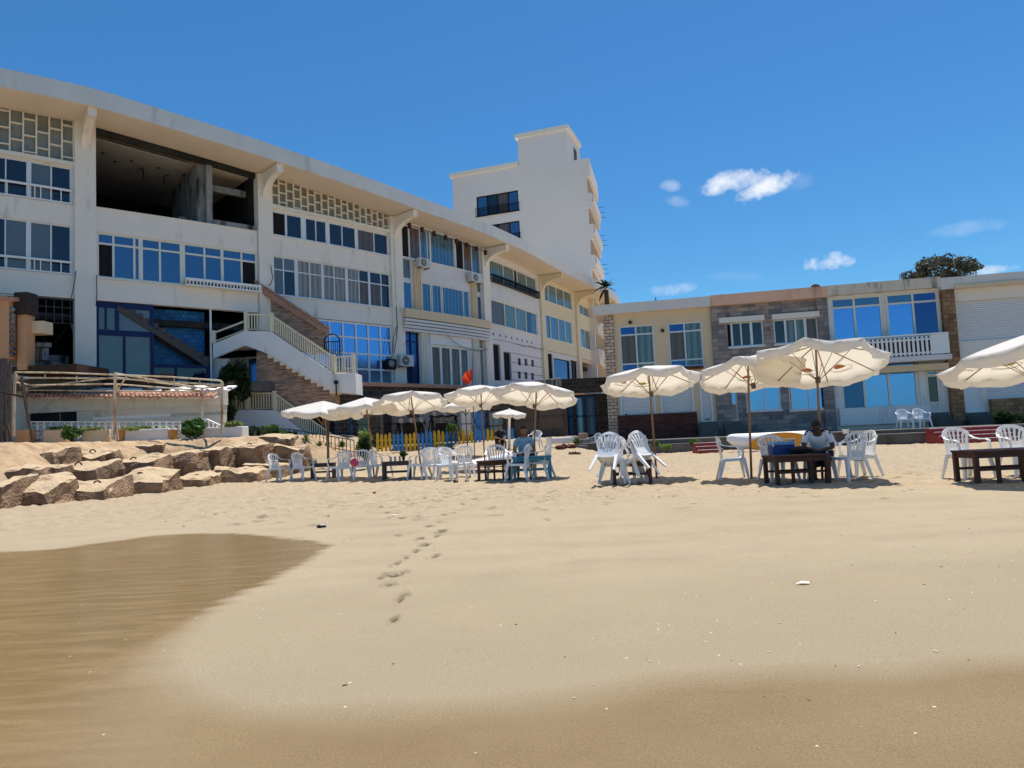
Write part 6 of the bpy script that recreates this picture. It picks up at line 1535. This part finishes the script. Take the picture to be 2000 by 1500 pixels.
# litter on the sand
q = G(625,1031); lt = thing('litter','crumpled dark and white wrapper lying on the smooth sand','litter',q); m = MB(); m.ellipsoid((0,0,.02),(.05,.03,.02),7,5); m.ellipsoid((.05,.02,.015),(.03,.02,.015),6,4); m.build('dark_wrap','black',lt); m = MB(); m.box((.03,0,.035),(.05,.03,.012),.4); m.build('white_wrap','white',lt)
q = G(97,982); m = MB(); rg = random.Random(5); vs = []
for i in range(7):
    for j in range(5): vs.append((-.35+.7*i/6+rg.uniform(-.03,.03),-.12+.24*j/4,.01+.06*rg.random()))
m.add(vs,[(i*5+j,i*5+5+j,i*5+6+j,i*5+1+j) for i in range(6) for j in range(4)]); small('plastic_sheet',m,'white',q,'white plastic litter at the foot of the first concrete block','litter',R(10))
q = G(1568,1141); m = MB(); vs = [(-.05,0,.004),(-.01,-.015,.014),(.04,-.01,.006),(.05,.02,.012),(0,.025,.016)]; m.add(vs,[(0,1,4),(1,2,3,4)]); small('paper_scrap',m,'white',q,'little white scrap lying alone on the smooth sand at right','litter')
q = G(731,964); m = MB(); m.box((0,0,.02),(.06,.04,.035),.3); small('bottle_cap',m,'redpaint',q,'tiny red scrap on the sand below the grey table','litter')
q = G(768,1008); m = MB(); m.add([(-.06,0,.01),(0,-.04,.02),(.06,0,.012),(.01,.05,.02)],[(0,1,2,3)]); small('paper_scrap',m,'white',q,'small white scrap beside the footprints','litter')

# ================================================ people
def skinned(pts, edges, sub=2):
    me = bpy.data.meshes.new('tmp'); me.from_pydata([p[0] for p in pts],edges,[]); o = bpy.data.objects.new('tmp',me); S.collection.objects.link(o)
    o.modifiers.new('s','SKIN'); sl_ = me.skin_vertices[0].data if me.skin_vertices else None
    if sl_ is None:
        bpy.context.view_layer.objects.active = o
        bpy.context.view_layer.update(); sl_ = me.skin_vertices.new().data if hasattr(me.skin_vertices,'new') else me.skin_vertices[0].data
    for i,p in enumerate(pts): sl_[i].radius = (p[1],p[2] if len(p) > 2 else p[1])
    sl_[0].use_root = True
    u = o.modifiers.new('u','SUBSURF'); u.levels = sub; u.render_levels = sub
    dg = bpy.context.evaluated_depsgraph_get(); ev = o.evaluated_get(dg); em = ev.to_mesh(); m = MB(); m.add([tuple(v.co) for v in em.vertices],[tuple(p.vertices) for p in em.polygons]); ev.to_mesh_clear()
    bpy.data.objects.remove(o); return m
def head_mesh(m, c, yaw, nod, s=1.0):
    Rm = Matrix.Rotation(yaw,3,'Z') @ Matrix.Rotation(nod,3,'X'); nu, nv = 20, 16; vs = []
    for i in range(nv+1):
        th = math.pi*i/nv
        for j in range(nu):
            ph = 6.28318*j/nu; x = .076*math.sin(th)*math.cos(ph); y = .095*math.sin(th)*math.sin(ph); z = .122*math.cos(th)
            if z < 0: k = 1+z*1.7; x *= k; y = y*(1+z*.9)-(.018 if y < 0 else -.01)*(-z/.12)
            fr_ = max(0,-math.sin(ph))*math.sin(th); 
            y -= .022*math.exp(-((x/.013)**2+((z+.022)/.028)**2))*(1 if y < 0 else 0)      # nose
            y += .010*math.exp(-(((abs(x)-.032)/.016)**2+((z-.008)/.013)**2))*(1 if y < 0 else 0)  # eye sockets
            y -= .006*math.exp(-((x/.028)**2+((z+.062)/.010)**2))*(1 if y < 0 else 0)      # lips
            vs.append(Vector(c)+Rm@Vector((x,y,z))*s)
    m.add(vs,[(i*nu+j,(i+1)*nu+j,(i+1)*nu+(j+1)%nu,i*nu+(j+1)%nu) for i in range(nv) for j in range(nu)])
    for sx in (-1,1):
        e = MB(); e.ellipsoid((0,0,0),(.009,.02,.032),8,6); m.add([Vector(c)+Rm@(Vector(v)+Vector((sx*.078,.012,-.005)))*s for v in e.v], e.f)
    hr = MB(); e = MB(); e.ellipsoid((0,0,0),(.083,.102,.125),18,12)
    vv = [Vector(v) for v in e.v]; hr.add([Vector(c)+Rm@(v+Vector((0,.010,.012)))*s for v in vv], [f for f in e.f if (sum((vv[i].z+.75*vv[i].y) for i in f)/4) > -.005])
    ey = MB()
    for sx in (-1,1): t_ = MB(); t_.ellipsoid((sx*.030,-.082,.008),(.012,.006,.006),8,5); t_.box((sx*.030,-.088,.028),(.03,.006,.006)); ey.add([Vector(c)+Rm@Vector(v)*s for v in t_.v], t_.f)
    return hr, ey
def person(label, loc, rz, skin, shirt, shorts, J, yaw=0, nod=0, hair='black', stripe=None):
    r = thing('person',label,'person',loc,rz)
    pts = [((0,0,0),.13,.11),((0,0,.14),.135,.10),((*J['chest'],),.15,.105),((*J['neck0'],),.085,.075),((*J['neck1'],),.052,.055)]
    ed = [(0,1),(1,2),(2,3),(3,4)]
    def add(p, rr, par): pts.append((tuple(p),rr)); ed.append((par,len(pts)-1)); return len(pts)-1
    sh_ = []; kn_ = []
    for s in ('l','r'):
        a = add(J['sh_'+s],.062,3); b = add(J['el_'+s],.043,a); c = add(J['wr_'+s],.028,b)
        w = Vector(J['wr_'+s]); e = Vector(J['el_'+s]); dr = (w-e).normalized(); pm = add(w+dr*.06,.034,c); sd = dr.cross(Vector((0,0,1))).normalized()
        for k,f in enumerate((-.03,-.01,.01,.03)):
            f1 = add(w+dr*.10+sd*f,.010,pm); add(w+dr*(.165-.012*abs(k-1.4))+sd*f*1.2-Vector((0,0,.022)),.008,f1)
        t1 = add(w+dr*.04-sd*(.045 if s=='l' else -.045),.011,c); add(w+dr*.085-sd*(.06 if s=='l' else -.06)-Vector((0,0,.012)),.009,t1)
        h_ = add(J['hp_'+s],.088,0); k_ = add(J['kn_'+s],.058,h_); cf = add(Vector(J['kn_'+s]).lerp(Vector(J['an_'+s]),.35),.055,k_); an = add(J['an_'+s],.035,cf); add(Vector(J['an_'+s])+Vector(J.get('ft',(0,-.16,-.05))),.032,an)
    m = skinned(pts, ed, 1); hd = Vector(J['head']); hr, ey = head_mesh(m, hd, yaw, nod); m.build('body',skin,r,smooth=True)
    hr.build('hair',hair,r,smooth=True); ey.build('eyes','black',r)
    sp_ = [((0,0,-.02),.165,.14),((0,0,.14),.165,.13),((*J['chest'],),.178,.135),((*J['neck0'],),.10,.09)]; se = [(0,1),(1,2),(2,3)]
    for s in ('l','r'):
        sp_.append((J['sh_'+s],.082)); se.append((3,len(sp_)-1)); q = Vector(J['sh_'+s]).lerp(Vector(J['el_'+s]),.72); sp_.append((tuple(q),.066)); se.append((len(sp_)-2,len(sp_)-1))
    skinned(sp_,se,1).build('shirt',shirt,r,smooth=True)
    hp_ = [((0,0,-.02),.168,.15)]; he = []
    for s in ('l','r'):
        hp_.append((J['hp_'+s],.105)); he.append((0,len(hp_)-1)); hp_.append((tuple(Vector(J['hp_'+s]).lerp(Vector(J['kn_'+s]),.85)),.088)); he.append((len(hp_)-2,len(hp_)-1))
    skinned(hp_,he,1).build('shorts',shorts,r,smooth=True)
    if stripe:
        m = MB()
        for s in ('l','r'): a = Vector(J['sh_'+s])+Vector((0,0,.085)); b = Vector(J['neck0'])+Vector((.05 if s == 'r' else -.05,-.0,.07)); m.ribbon([b,a.lerp(b,.4)+Vector((0,0,.012)),a,a.lerp(Vector(J['el_'+s])+Vector((0,0,.03)),.3)],[.07,.08,.08,.09],.02,(0,1,0))
        m.build('shoulder_stripe',stripe,r)
    return r
M['skin1'] = mat('tanned skin', (.26,.13,.075), .5, var=.05); M['skin2'] = mat('dark brown skin', (.07,.035,.022), .5, var=.05)
M['shirtblue'] = mat('light blue cotton', (.20,.38,.52), .9, var=.08, scale=6); M['shirtwhite'] = mat('white cotton', (.66,.68,.76), .9, var=.08, scale=6); M['navycl'] = mat('navy cotton', (.012,.016,.05), .9, var=.2)
J1 = dict(chest=(0,-.03,.33),neck0=(0,-.05,.47),neck1=(0,-.075,.56),head=(0,-.11,.68),sh_l=(-.19,-.05,.43),sh_r=(.19,-.05,.43),el_l=(-.26,-.16,.18),el_r=(.26,-.16,.18),wr_l=(-.13,-.36,.12),wr_r=(.11,-.36,.12),hp_l=(-.10,-.05,-.03),hp_r=(.10,-.05,-.03),kn_l=(-.14,-.45,.0),kn_r=(.14,-.45,.0),an_l=(-.15,-.42,-.42),an_r=(.16,-.38,-.42))
q = P(1026,900,17.9); ch_ = chair(1026,930,0,'white chair the man in the light blue shirt sits on', d=18.0)
person('man in a light blue shirt sitting behind the teal table, looking down', (q.x,17.85,T(q.x,17.9)+.50), R(-6), 'skin1','shirtblue','navycl', J1, nod=R(22), hair='black')
J2 = dict(J1); J2.update(chest=(0,-.10,.30),neck0=(0,-.19,.41),neck1=(0,-.25,.47),head=(.0,-.33,.55),sh_l=(-.20,-.17,.38),sh_r=(.20,-.17,.38),el_l=(-.25,-.33,.18),el_r=(.24,-.26,.17),wr_l=(-.10,-.46,.16),wr_r=(.10,-.45,.15))
q = P(1600,900,12.9); chair(1604,930,0,'white chair the person in the white and navy shirt sits on', d=13.2, rot=(0,0,R(-28)))
person('person in a white shirt with navy shoulders bending forward behind the umbrella pole', (q.x+.09,13.05,.42), R(-28), 'skin2','shirtwhite','navycl', J2, nod=R(38), hair='black', stripe='navycl')
q = P(1570,884,12.7); m = MB(); m.ellipsoid((0,0,.06),(.20,.13,.075),14,8); small('dark_bundle',m,'black',(q.x,12.85,.505),'black cloth bundle on the dark table in front of the bending person','bundle',smooth=True)
q = P(975,846,34.2); J3 = dict(J1); person('person in black clothes sitting far behind the picket fence beside the tiny parasol', (q.x,34.4,T(q.x,34.4)+.42), R(20), 'skin1','black','black', J3, nod=R(10))
for lb,x,d_ in (('low dark stool under the person in black far behind',976,34.45),):
    q = P(x,856,d_); m = MB(); m.box((0,0,.16),(.4,.4,.32)); m.box((0,0,.34),(.44,.44,.04)); small('stool',m,'greywood',(q.x,d_,T(q.x,d_)),lb,'stool',bevel=.02)

# scattered bits of shell, twigs and weed
m = MB(); rg = random.Random(77)
for k in range(420):
    if k < 290: y_ = rg.uniform(9.8,19); x_ = rg.uniform(-.5,.75)*y_
    else: y_ = rg.uniform(2.6,9.8); x_ = rg.uniform(-.25,.75)*y_
    z_ = T(x_,y_); s_ = rg.uniform(.004,.012)*(1.5 if k < 290 else .55); a_ = rg.random()*3.14; c_,n_ = math.cos(a_),math.sin(a_)
    m.box((x_,y_,z_+(.008 if k < 290 else .003)),(s_*rg.uniform(1,5),s_*.7,s_*.5),a_, 0 if rg.random() < .45 else 1)
o = m.build('beach_debris',['greywood','whitewall'],world=True); o['kind'] = 'stuff'; tag(o,'scattered twigs, weed and shell bits over the sand','debris')
